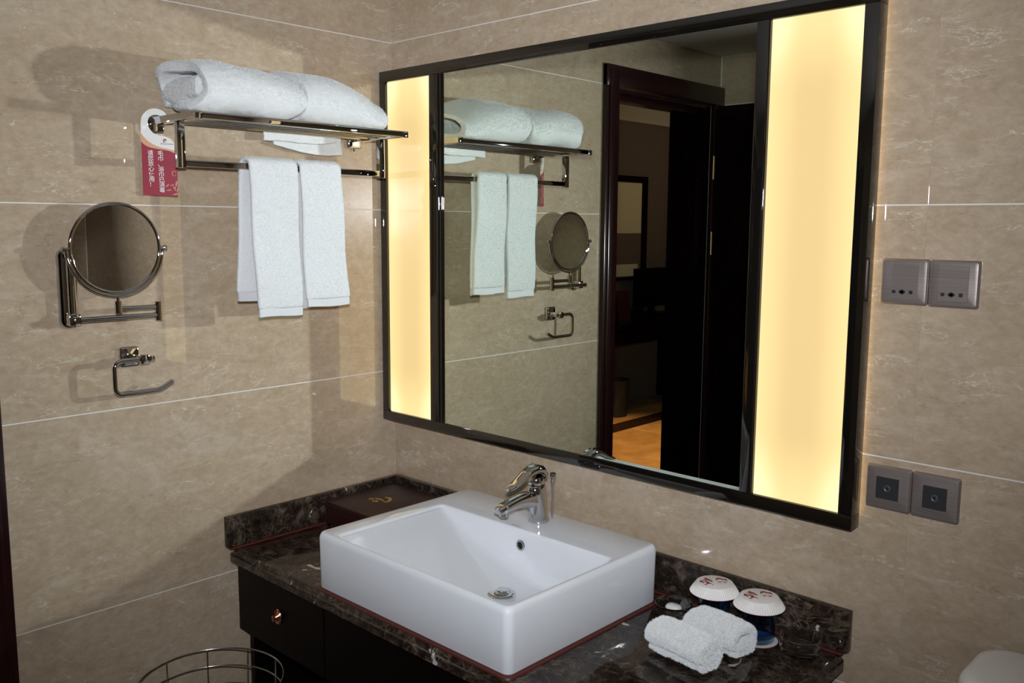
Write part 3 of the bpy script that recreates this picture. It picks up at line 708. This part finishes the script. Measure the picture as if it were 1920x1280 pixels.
bt2 = thing('bath_towel', 'white folded bath towel slumping down at the shelf end next to the mirror', 'towel', 'bath towels on the rack shelf')
o = band('folded_cloth', wrap, 0.0255, -0.449, -0.188, lambda u, v, s: Vector((u, s, ZSH+v)), 'terry', bt2, 30, 6, (0.05, 0.05), sq_right, 0.007)
subsurf(o, 1); displace(o, 0.012, 0.004); terry_pile(o, bt2, 4.0e5, 0.0028, 3, BATH_KEEP)
o = band('hanging_corner', [(0.022, 0.030), (0.019, 0.0), (0.020, -0.022), (0.026, -0.046)], 0.007, -0.415, -0.20, lambda u, v, s: Vector((u, s, ZSH+v*(1.0+0.35*math.sin((s+0.43)*9)))), 'terry', bt2, 18, 6, (0.004, 0.004), None, 0.008); subsurf(o, 1); displace(o, 0.02, 0.004)
o = band('hanging_corner', [(0.034, 0.020), (0.036, 0.0), (0.037, -0.016), (0.036, -0.030)], 0.006, -0.450, -0.225, lambda u, v, s: Vector((u, s, ZSH+v*(1.0+0.3*math.cos((s+0.45)*8)))), 'terry', bt2, 18, 6, (0.004, 0.004), None, 0.008); subsurf(o, 1); displace(o, 0.02, 0.004)

def hand_towel(label, yft, yfb, ybt, ybb, zf, zb, ph):
    # front sheet and back sheet over the rail: y ranges at the top and bottom, bottom heights
    t = thing('hand_towel', label, 'towel', 'hand towels on the lower rail')
    xc, zr = 0.13725, 1.7990
    path = []; 
    for i in range(26): path.append((0.1555+0.003*math.sin(i*0.35+ph), zf+0.019+(zr-0.006-zf-0.019)*i/25, 'f', i/25))
    for i in range(1, 9):
        a = math.pi*i/9; path.append((xc+0.0185*math.cos(a), zr-0.004+0.0145*math.sin(a), 't', i/9))
    for i in range(26): path.append((0.1190-0.002*math.sin(i*0.3+ph), zr-0.006-(zr-0.006-zb-0.019)*i/25, 'b', 1-i/25))
    bm = bmesh.new(); rows = []; nv = 13
    for (x, z, kd, k) in path:
        if kd == 'f': y0, y1 = yfb[0]+(yft[0]-yfb[0])*k**0.8, yfb[1]+(yft[1]-yfb[1])*k**0.8
        elif kd == 't': y0, y1 = yft[0]+(ybt[0]-yft[0])*k, yft[1]+(ybt[1]-yft[1])*k
        else: y0, y1 = ybb[0]+(ybt[0]-ybb[0])*k, ybb[1]+(ybt[1]-ybb[1])*k
        row = []
        for j in range(nv):
            q = j/(nv-1); y = y0+(y1-y0)*q
            wv = 0.0022*math.sin(q*7+ph+z*6)*(1 if kd == 'f' else -1 if kd == 'b' else 0)
            row.append(bm.verts.new((x+wv, y, z)))
        rows.append(row)
    for a, b in zip(rows[:-1], rows[1:]):
        for j in range(nv-1): bm.faces.new((a[j], a[j+1], b[j+1], b[j]))
    bmesh.ops.recalc_face_normals(bm, faces=bm.faces[:])
    o = bm_obj('cloth', bm, 'terry', t, smooth=True)
    md = o.modifiers.new('solid', 'SOLIDIFY'); md.thickness = 0.0115; md.offset = 0
    subsurf(o, 2); displace(o, 0.006, 0.0016); terry_pile(o, t, 4.5e5, 0.0023, 7, lambda P, N_: ((P[:, 0]-0.13725)*N_[:, 0] > 0.002) | (N_[:, 2] > 0.5))
    for (ys, z, x, xo) in ((yfb, zf, 0.1555, ph), (ybb, zb, 0.1190, ph+9)):
        bm = bmesh.new(); P = []
        for j in range(9):
            q = j/8; y = ys[0]+0.003+(ys[1]-ys[0]-0.006)*q
            P.append((x+0.0012*math.sin(q*9+xo), y, z+0.0015*math.sin(q*5+xo)))
        loft(bm, [[(p[0]-0.0035, p[1], p[2]), (p[0]+0.0035, p[1], p[2]), (p[0]+0.004, p[1], p[2]+0.012), (p[0]+0.003, p[1], p[2]+0.024), (p[0]-0.003, p[1], p[2]+0.024), (p[0]-0.004, p[1], p[2]+0.012)] for p in P])
        bm_obj('hem', bm, pbr('flat_woven_hem', (0.60, 0.60, 0.615), 0.95), t, autosmooth=40)
    return t
hand_towel('white hand towel on the lower rail with its rear layer showing, nearer the shaving mirror', (-0.566, -0.430), (-0.553, -0.424), (-0.572, -0.440), (-0.588, -0.445), 1.424, 1.464, 0.3)
hand_towel('white hand towel on the lower rail nearer the lit mirror panel', (-0.4225, -0.298), (-0.413, -0.276), (-0.430, -0.308), (-0.4275, -0.300), 1.441, 1.436, 1.9)

# ------------------------------------------------------------------ red paper tag hung on the rack
tg = thing('paper_tag', 'red and white paper hanger tag with white lettering, hung on the towel rack', 'tag')
TC = Vector((0.0324, -0.7270, 1.8178)); ta = R(-33)
tu = Vector((math.sin(-ta), math.cos(ta), 0)).normalized()      # to the right as seen by the viewer
tn = Vector((math.cos(ta), math.sin(ta), 0)); tn = Vector((tu.y, -tu.x, 0))
S = 0.000184
def tf(u, v, w_):
    a = R(1.6); x, y = (u-300)*S, -(v-640)*S
    return TC+tu*(x*math.cos(a)+y*math.sin(a))+Vector((0, 0, 1))*(-x*math.sin(a)+y*math.cos(a))+tn*w_
def smooth2(pts, n=5): return [(p.x, p.y) for p in catmull([(a, b, 0) for a, b in pts], n)]
inner = smooth2([(510, 545), (470, 492), (420, 450), (355, 425), (285, 412), (215, 380), (170, 320), (159, 255), (176, 200), (214, 170), (258, 161), (306, 169), (338, 210), (349, 250)])
outer = smooth2([(385, 245), (392, 190), (375, 135), (320, 97), (240, 82), (160, 108), (98, 175), (76, 260), (74, 380)])
outline = [(92, 1180), (512, 1180)]+inner+outer
prism('card', outline, tf, 0.0006, 'paper', tg)
orange = [(75, 395)]+smooth2([(75, 395), (125, 460), (200, 520), (300, 562), (400, 582), (511, 606)])+[(511, 640)]+smooth2([(511, 640), (400, 600), (280, 585), (180, 568), (120, 540), (78, 500)])
prism('printed_band', orange[1:], tf, 0.0009, 'tagorange', tg)
red = smooth2([(78, 502), (120, 542), (180, 570), (280, 587), (400, 602), (511, 642)])+[(512, 1180), (92, 1180)]
prism('printed_field', red, tf, 0.0010, 'tagred', tg)
def tag_text(s, u, v, size, mat, name='lettering'):
    o_ = tf(u, v, 0.0014); M = Matrix((( tu.x, 0, tn.x, o_.x), (tu.y, 0, tn.y, o_.y), (0, 1, tn.z, o_.z), (0, 0, 0, 1)))
    return text_obj(name, s, size, mat, tg, M, bold=0.00008)
for i, ch in enumerate('毛巾、浴巾已消毒'): tag_text(ch, 308+i*2.2 + (0 if ch != '、' else -6), 645+i*66.5, 0.0132, 'paper')
for i, ch in enumerate('请您放心使用！'): tag_text(ch, 186+i*2.8, 645+i*66.5, 0.0132, 'paper')
for du in (-62, -40, -16, 8, 32, 56, 76): prism('small_print', [(375+du, 512), (375+du+13, 513), (375+du+13, 527), (375+du, 526)], lambda u, v, w_: tf(u, v, 0.0006+w_), 0.0002, 'inkgrey', tg)
prism('emblem', smooth2([(340, 492), (345, 462), (365, 456), (384, 465), (378, 482), (362, 474), (352, 480), (360, 492), (384, 496), (350, 503)], 3), lambda u, v, w_: tf(u, v, 0.0006+w_), 0.0003, 'inkred', tg)
for cx2, cy2, L_, ang, wd in ((495, 1030, 62, 80, 13), (478, 1085, 46, 120, 11), (512, 1100, 44, 70, 10), (480, 1155, 50, 15, 10), (400, 1105, 44, 10, 10), (385, 1050, 40, 50, 10), (440, 1040, 40, 20, 8)):
    pts = []
    for k in range(14):
        a = 2*math.pi*k/14; x, y = L_*0.75*math.cos(a), wd*1.25*math.sin(a)*(0.6+0.4*math.cos(a))
        pts.append((cx2+x*math.cos(R(ang))+y*math.sin(R(ang)), cy2-x*math.sin(R(ang))+y*math.cos(R(ang))))
    prism('gold_leaf', pts, lambda u, v, w_: tf(u, v, 0.001+w_), 0.0002, 'taggold', tg)
bm = bmesh.new(); add_tube(bm, [tf(470+26*math.cos(R(a)), 890-30*math.sin(R(a)), 0.0011) for a in range(20, 330, 14)], 0.0010, 6)
bm_obj('gold_curl', bm, 'taggold', tg)

# ------------------------------------------------------------------ swing-arm shaving mirror
sm = thing('shaving_mirror', 'round chrome swing-arm shaving mirror on the left wall', 'mirror')
WY = -0.9425
lp = []
for k in range(8):
    a = R(90*k/7); lp.append([(0.0005+0.017*math.sin(a), WY+u, 1.506+v) for u, v in rrect(0.0215-0.0205*(1-math.cos(a)), 0.0925-0.0205*(1-math.cos(a)), 0.0214-0.0205*(1-math.cos(a)), 10, 8)])
bm = bmesh.new(); loft(bm, lp); wp = bm_obj('wall_plate', bm, 'chrome', sm, autosmooth=70)
tube('slide_tube', [(0.026, WY, 1.432), (0.026, WY, 1.578)], 0.0095, 'chrome', wp, 24)
box('tube_clamp', 0.008, 0.038, WY-0.011, WY+0.011, 1.574, 1.586, 'chrome', wp, 0.004, 2)
box('tube_clamp', 0.008, 0.040, WY-0.013, WY+0.013, 1.424, 1.452, 'chrome', wp, 0.004, 2)
tube('plate_screw', [(0.012, WY+0.005, 1.4225), (0.0185, WY+0.005, 1.4225)], 0.0035, 'chrome', wp, 12)
AX = 0.056
tube('pivot_block', [(0.036, WY, 1.438), (AX+0.004, WY, 1.438)], 0.0075, 'chrome', sm, 16)
tube('lower_arm', [(AX, WY+0.004, 1.4385), (AX, -0.765, 1.4385)], 0.0062, 'chrome', sm, 14)
tube('elbow', [(AX, -0.7585, 1.426), (AX, -0.7585, 1.4705)], 0.0082, 'chrome', sm, 20)
tube('upper_arm', [(AX, -0.766, 1.458), (AX, -0.855, 1.458)], 0.0058, 'chrome', sm, 14)
tube('upright', [(AX, -0.8525, 1.4485), (AX, -0.8525, 1.476)], 0.0078, 'chrome', sm, 20)
tube('yoke_stem', [(AX, -0.8525, 1.475), (AX, -0.8525, 1.488)], 0.004, 'chrome', sm, 12)
DC = Vector((AX+0.001, -0.852, 1.597)); DR = 0.101
tilt = R(-1.0); turn = R(0.0)
dn_ = Vector((math.cos(turn)*math.cos(tilt), math.sin(turn)*math.cos(tilt), math.sin(tilt)))
dax = Vector((-math.sin(turn), math.cos(turn), 0)); day = dn_.cross(dax)
if day.z < 0: day = -day
tube('yoke', arc_pts(DC, DR+0.0085, 180, 360, 48, dax, Vector((0, 0, 1))), 0.0032, 'chrome', sm, 10)
for s in (-1, 1):
    tube('pivot_screw', [DC+dax*s*(DR-0.001), DC+dax*s*(DR+0.017)], 0.0034, 'chrome', sm, 12)
    tube('pivot_knob', [DC+dax*s*(DR+0.0115), DC+dax*s*(DR+0.0175)], 0.0058, 'chrome', sm, 16)
bm = bmesh.new(); add_tube(bm, ring_pts(DC, DR, 72, dax, day), 0.0042, 12, True)
bm_obj('rim', bm, 'chrome', sm, smooth=True)
bm = bmesh.new()
for s, m_ in ((1, 1), (-1, 1)):
    cv = bm.verts.new(DC+dn_*(0.0015*s)); rg = [bm.verts.new(p+dn_*(0.0015*s)) for p in ring_pts(DC, DR-0.002, 72, dax, day)]
    for k in range(72): bm.faces.new((cv, rg[k], rg[(k+1) % 72]))
bm_obj('mirror_disc', bm, 'smirror', sm)

# ------------------------------------------------------------------ empty toilet roll holder
rh = thing('toilet_roll_holder', 'empty chrome toilet roll holder below the shaving mirror', 'roll holder')
lp = []
for x, ins in ((0.0005, 0.0), (0.007, 0.0), (0.010, 0.002), (0.011, 0.005)):
    lp.append([(x, -0.811+u, 1.338+v) for u, v in rrect(0.0235-ins, 0.0245-ins, 0.007, 6, 6)])
bm = bmesh.new(); loft(bm, lp); bm_obj('wall_plate', bm, 'chrome', rh, autosmooth=40)
box('stem', 0.010, 0.066, -0.812, -0.796, 1.329, 1.345, 'chrome', rh, 0.003, 2)
box('sleeve', 0.050, 0.068, -0.812, -0.790, 1.326, 1.348, 'chrome', rh, 0.003, 2)
box('peg', 0.053, 0.065, -0.790, -0.776, 1.331, 1.343, 'chrome', rh, 0.002, 2)
hx = 0.059
pts = [(hx, -0.812, 1.337), (hx, -0.852, 1.337)]+arc_pts((hx, -0.852, 1.319), 0.018, 90, 180, 8, (0, 1, 0), (0, 0, 1))[1:]+[(hx, -0.870, 1.276)]+arc_pts((hx, -0.854, 1.276), 0.016, 180, 270, 8, (0, 1, 0), (0, 0, 1))[1:]+[(hx, -0.790, 1.260), (hx, -0.770, 1.260), (hx, -0.758, 1.263), (hx, -0.733, 1.277)]
tube('loop', pts, 0.0058, 'chrome', rh, 14)

# ------------------------------------------------------------------ things on the counter
bx = thing('storage_box', 'maroon lidded box with gold emblem in the counter corner', 'box')
bb = box('box_body', 0.030, 0.252, -0.282, -0.034, ZC+0.005, ZC+0.050, 'boxred', bx, 0.002)
box('box_lid', 0.028, 0.254, -0.284, -0.032, ZC+0.0505, ZC+0.072, 'boxred', bx, 0.003, 2)
def bxf(u, v, w_): return Vector((0.138+u, -0.172+v, ZC+0.0722+w_))
ecs = [smooth2([(-0.012, 0.028), (0.010, 0.034), (0.030, 0.020), (0.034, 0.002), (0.024, -0.006), (0.026, 0.008), (0.014, 0.022), (-0.004, 0.024)], 4),
       smooth2([(-0.022, 0.000), (-0.004, 0.008), (0.016, 0.004), (0.020, 0.000), (0.004, 0.001), (-0.012, -0.003)], 4),
       smooth2([(-0.030, -0.012), (-0.022, -0.004), (-0.012, -0.012), (-0.020, -0.014), (-0.026, -0.020)], 3), smooth2([(-0.006, -0.016), (0.004, -0.008), (0.012, -0.018), (0.004, -0.020), (-0.002, -0.026)], 3)]
for e in ecs: prism('gold_emblem', e, bxf, 0.0004, 'gold', bx)

def glass_prof(ro, h, base, wall):
    return [(0.0, 0.0), (ro*0.90, 0.0), (ro, 0.004), (ro, h-0.001), (ro-wall/2, h), (ro-wall, h-0.001), (ro-wall*1.05, base+0.004), (ro-wall*2.2, base), (0.0, base)]
def tumbler_set(x, y, rot, lab, lab2, lab3):
    cs = thing('paper_coaster', lab3, 'coaster', 'paper coasters under the tumblers')
    lathe('disc', [(0.0, 0.0), (0.041, 0.0), (0.041, 0.0012), (0.0, 0.0012)], (x, y, ZC+0.0002), 'paper', cs, 48)
    lathe('red_edge', [(0.041, 0.0), (0.0416, 0.0006), (0.041, 0.0012)], (x, y, ZC+0.0002), 'inkred', cs, 48)
    t = thing('tumbler', lab, 'glass', 'blue tumblers by the wall')
    lathe('glass_body', glass_prof(0.0345, 0.090, 0.010, 0.003), (x, y, ZC+0.0016), 'blueglass', t, 56, sm=50)
    ld = thing('paper_cover', lab2, 'paper cover', 'paper covers on the tumblers')
    bm = bmesh.new()
    wob = lambda k, r, h: (0.014*(1 if k % 2 else -1)) if r > 0.042 else 0.0
    add_lathe(bm, [(0.0, 0.0165), (0.037, 0.0165), (0.0392, 0.0158), (0.0455, 0.0065), (0.0515, -0.0035), (0.0522, -0.0040), (0.0517, -0.0047), (0.0450, 0.0055), (0.0388, 0.0148), (0.0, 0.0155)], (x, y, ZC+0.0795), 128, 'z', wob)
    bm_obj('fluted_cap', bm, 'lidpaper', ld, autosmooth=25)
    lathe('red_edge', [(0.0521, -0.0038), (0.0528, -0.0041), (0.0521, -0.0049)], (x, y, ZC+0.0795), 'inkred', ld, 64)
    ca, sa = math.cos(rot), math.sin(rot)
    def lf(u, v, w_): return Vector((x+u*ca-v*sa, y+u*sa+v*ca, ZC+0.0962+w_))
    prints = [smooth2([(0.004, 0.009), (0.006, 0.020), (0.014, 0.023), (0.020, 0.018), (0.027, 0.017), (0.028, 0.007), (0.0245, 0.012), (0.018, 0.013), (0.013, 0.017), (0.009, 0.015)], 3),
              [(0.004, 0.005), (0.028, 0.0045), (0.028, 0.0038), (0.004, 0.0043)], [(0.007, 0.000), (0.014, 0.000), (0.014, -0.003), (0.007, -0.003)], [(0.018, -0.0005), (0.025, -0.0005), (0.025, -0.0035), (0.018, -0.0035)]]
    rng = random.Random(3)
    for q in range(13):
        a = rng.uniform(0, 6.28); rr = rng.uniform(0.002, 0.014); pu, pv = -0.018+rr*math.cos(a), 0.001+rr*1.3*math.sin(a); s_ = rng.uniform(0.0024, 0.0042)
        prints.append([(pu+s_*math.cos(k*1.0472+a)*(1.5 if k % 2 else 0.6), pv+s_*math.sin(k*1.0472+a)*(1.2 if k % 2 else 0.6)) for k in range(6)])
    for p in prints: prism('red_print', p, lf, 0.0002, 'inkred', ld)
    bm = bmesh.new()
    for c_ in (((-0.024, 0.010), (-0.016, 0.016), (-0.008, 0.012)), ((-0.020, -0.012), (-0.010, -0.010), (-0.006, -0.016)), ((-0.026, -0.002), (-0.016, -0.004), (-0.012, 0.004))):
        add_tube(bm, [lf(p.x, p.y, 0.0) for p in catmull([(a, b, 0) for a, b in c_], 4)], 0.0008, 5)
    bm_obj('red_tendrils', bm, 'inkred', ld)
tumbler_set(1.173, -0.0785, R(40), 'blue glass tumbler beside the soap dish under a paper cover', 'white fluted paper cover on the tumbler next to the soap dish', 'round white coaster under the tumbler by the soap dish')
tumbler_set(1.2775, -0.0770, R(40), 'blue glass tumbler beside the ashtray under a paper cover', 'white fluted paper cover on the tumbler next to the ashtray', 'round white coaster under the tumbler by the ashtray')
sd = thing('soap_dish', 'small flared clear glass soap dish beside the basin', 'dish')
lathe('glass_bowl', [(0.0, 0.0), (0.023, 0.0), (0.025, 0.002), (0.026, 0.010), (0.029, 0.020), (0.037, 0.032), (0.0405, 0.037), (0.0400, 0.0385), (0.0385, 0.0382), (0.034, 0.033), (0.026, 0.022), (0.0225, 0.012), (0.020, 0.008), (0.0, 0.007)], (1.096, -0.116, ZC+0.0004), 'glass', sd, 56, sm=60)
sb = thing('soap_bar', 'small white wrapped soap lying in the glass dish', 'soap')
bm = bmesh.new(); loft(bm, [[(1.096+u*1.0, -0.116+v, ZC+0.0205+z) for u, v in rrect(0.0185-i, 0.0150-i, 0.0135, 4, 6)] for i, z in ((0.006, 0.0), (0.001, 0.003), (0.0, 0.007), (0.002, 0.011), (0.007, 0.0135), (0.013, 0.0145))])
bm_obj('wrapped_bar', bm, 'soap', sb, smooth=True)
for u0, v0, u1, v1 in ((-0.006, 0.005, 0.009, 0.002), (-0.004, 0.002, 0.008, -0.001), (-0.009, -0.003, -0.005, -0.005)):
    tube('printed_mark', [(1.096+u0, -0.116+v0, ZC+0.0351), (1.096+u1, -0.116+v1, ZC+0.0351)], 0.0004, 'inkgrey', sb, 5)
at = thing('ashtray', 'round clear glass ashtray at the counter end', 'ashtray')
def notch(k, r, h): return 0.0
bm = bmesh.new()
add_lathe(bm, [(0.0, 0.0), (0.036, 0.0), (0.0385, 0.003), (0.040, 0.012), (0.0425, 0.030), (0.0420, 0.034), (0.0395, 0.0355), (0.0365, 0.034), (0.0345, 0.026), (0.033, 0.014), (0.030, 0.0115), (0.0, 0.0105)], (1.3665, -0.0685, ZC+0.0004), 72)
for v in bm.verts:
    a = math.degrees(math.atan2(v.co.y+0.0685, v.co.x-1.3665)) % 120; h = v.co.z-ZC
    if h > 0.025:
        d = min(a, 120-a)
        if d < 9: v.co.z -= 0.006*(1-(d/9)**2)
bm_obj('glass_body', bm, 'glass', at, autosmooth=60)

def face_towel(label, cx, cy, rot, L_, path, th, hgt):
    t = thing('face_towel', label, 'towel', 'rolled face towels on the counter')
    ca, sa = math.cos(rot), math.sin(rot)
    o = band('rolled_cloth', path, th, -L_/2, L_/2, lambda u, v, s: Vector((cx+s*ca-u*sa, cy+s*sa+u*ca, ZC+0.008+v)), 'terry', t, 40, 6, (0.012, 0.012), None, 0.005)
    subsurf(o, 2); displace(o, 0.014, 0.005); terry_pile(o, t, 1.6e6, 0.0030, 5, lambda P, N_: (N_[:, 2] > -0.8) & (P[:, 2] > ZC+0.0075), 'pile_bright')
    return t
roll = [(-0.006, 0.030), (0.010, 0.034), (0.016, 0.024), (0.004, 0.0185), (-0.016, 0.022), (-0.022, 0.034), (-0.008, 0.045), (0.016, 0.0445), (0.0305, 0.031), (0.026, 0.011), (0.006, 0.0068), (-0.016, 0.0068)]
face_towel('white rolled face towel at the front, nearer the basin', 1.217, -0.272, R(-9), 0.138, [(a*1.14, b*1.16) for a, b in roll], 0.0150, 0.05)
roll2 = [(0.030, 0.018), (0.000, 0.0185), (-0.022, 0.020), (-0.030, 0.030), (-0.020, 0.043), (0.004, 0.046), (0.026, 0.042), (0.034, 0.026), (0.028, 0.0072), (0.004, 0.0066), (-0.022, 0.0068)]
face_towel('white rolled face towel behind, against the tumblers', 1.240, -0.172, R(-7), 0.124, [(a*1.08, b*1.14) for a, b in roll2], 0.0150, 0.05)

# ------------------------------------------------------------------ wall sockets right of the mirror
def socket(x, z, label, kind):
    t = thing('wall_socket', label, 'socket')
    lp = []
    for y, ins in ((-0.0003, 0.0), (-0.005, 0.0), (-0.0085, 0.003), (-0.0095, 0.007)):
        lp.append([(x+0.043+u, y, z+0.043+v) for u, v in rrect(0.0427-ins, 0.0427-ins, 0.004, 6, 5)])
    bm = bmesh.new(); loft(bm, lp); bm_obj('cover_plate', bm, 'plate', t, autosmooth=25)
    if kind == 'power':
        ins_ = box('socket_insert', x+0.017, x+0.069, -0.0105, -0.0093, z+0.011, z+0.075, 'plate', t, 0.0005)
        for dx, dz_, w_, h_ in ((0.026, 0.024, 0.007, 0.006), (0.041, 0.024, 0.012, 0.005), (0.041, 0.024, 0.006, 0.009), (0.057, 0.024, 0.007, 0.007)):
            bm = bmesh.new(); loft(bm, [[(x+dx+u, y, z+dz_+v) for u, v in rrect(w_/2, h_/2, min(w_, h_)*0.3, 3, 4)] for y in (-0.0104, -0.01065)])
            bm_obj('pin_hole', bm, 'hole', ins_)
    else:
        ins_ = box('dark_insert', x+0.0215, x+0.0645, -0.0105, -0.0093, z+0.0215, z+0.0645, 'plate_dark', t, 0.0006)
        lathe('round_port', [(0.0035, 0.0), (0.0055, -0.001), (0.0065, -0.0005), (0.0068, 0.0)], (x+0.043, -0.0105, z+0.043), pbr('grey_port', (0.06, 0.065, 0.07), 0.4), ins_, 24, 'y')
        box('slot_mark', x+0.042, x+0.044, -0.0112, -0.0105, z+0.041, z+0.045, 'hole', ins_)
socket(1.4625, 1.5115, 'brushed grey power socket, upper pair, next to mirror frame', 'power')
socket(1.5495, 1.5110, 'brushed grey power socket, upper pair, further from the mirror frame', 'power')
socket(1.4555, 1.1135, 'dark centred socket plate, lower pair, next to mirror frame', 'data')
socket(1.5425, 1.1135, 'dark centred socket plate, lower pair, further from the mirror frame', 'data')

# ------------------------------------------------------------------ wire basket in front of the cabinet
wb = thing('wire_basket', 'round chrome wire basket standing in front of the vanity', 'basket')
BC, BR = Vector((0.228, -0.752, 0.0)), 0.168
zt = 0.578
for i, z in enumerate([zt, zt-0.045, zt-0.092, zt-0.14, zt-0.20, zt-0.26, zt-0.32, zt-0.40, 0.006]):
    r_ = BR-0.022*(zt-z)/zt
    bm = bmesh.new(); add_tube(bm, ring_pts(BC+Vector((0, 0, z)), r_, 64), 0.0020 if i else 0.0023, 8, True)
    bm_obj('hoop', bm, 'steel', wb, smooth=True)
for k in range(10):
    a = R(36*k+11); d = Vector((math.cos(a), math.sin(a), 0))
    tube('upright_wire', [BC+d*(BR-0.0245)+Vector((0, 0, 0.004)), BC+d*(BR-0.0035)+Vector((0, 0, zt))], 0.0018, 'steel', wb, 6)

# ------------------------------------------------------------------ toilet at the right
tl_ = thing('toilet', 'white ceramic toilet whose cistern corner shows beyond the counter', 'toilet')
TX, TW = 1.888, 0.198
def tloop(ins, z, y0=-0.205, y1=-0.012, r=0.055): return [(TX+u, (y0+y1)/2+v, z) for u, v in rrect(TW-ins, (y1-y0)/2-ins, r, 8, 8)]
bm = bmesh.new(); loft(bm, [tloop(0.03, 0.38), tloop(0.02, 0.42), tloop(0.012, 0.60), tloop(0.010, 0.875)]); bm_obj('cistern', bm, 'toiletw', tl_, autosmooth=50)
bm = bmesh.new(); loft(bm, [tloop(0.006, 0.876), tloop(0.0, 0.882), tloop(0.0, 0.900), tloop(0.003, 0.909), tloop(0.009, 0.915), tloop(0.018, 0.917)]); lid_ = bm_obj('cistern_lid', bm, 'toiletw', tl_, autosmooth=60)
lathe('flush_button', [(0.0, 0.004), (0.020, 0.004), (0.022, 0.0)], (TX, -0.11, 0.917), 'chrome', lid_, 24)
def bl(hx2, hy2, cy2, z, r): return [(TX+u, cy2+v, z) for u, v in rrect(hx2, hy2, r, 8, 8)]
bm = bmesh.new(); loft(bm, [bl(0.12, 0.22, -0.33, 0.0, 0.09), bl(0.11, 0.20, -0.32, 0.12, 0.09), bl(0.15, 0.24, -0.36, 0.28, 0.12), bl(0.185, 0.27, -0.43, 0.375, 0.17)]); bm_obj('pan', bm, 'toiletw', tl_, autosmooth=60)
bm = bmesh.new(); loft(bm, [bl(0.19, 0.245, -0.465, 0.378, 0.18), bl(0.19, 0.245, -0.465, 0.40, 0.18), bl(0.17, 0.225, -0.465, 0.412, 0.16)]); bm_obj('seat_lid', bm, 'toiletw', tl_, autosmooth=60)
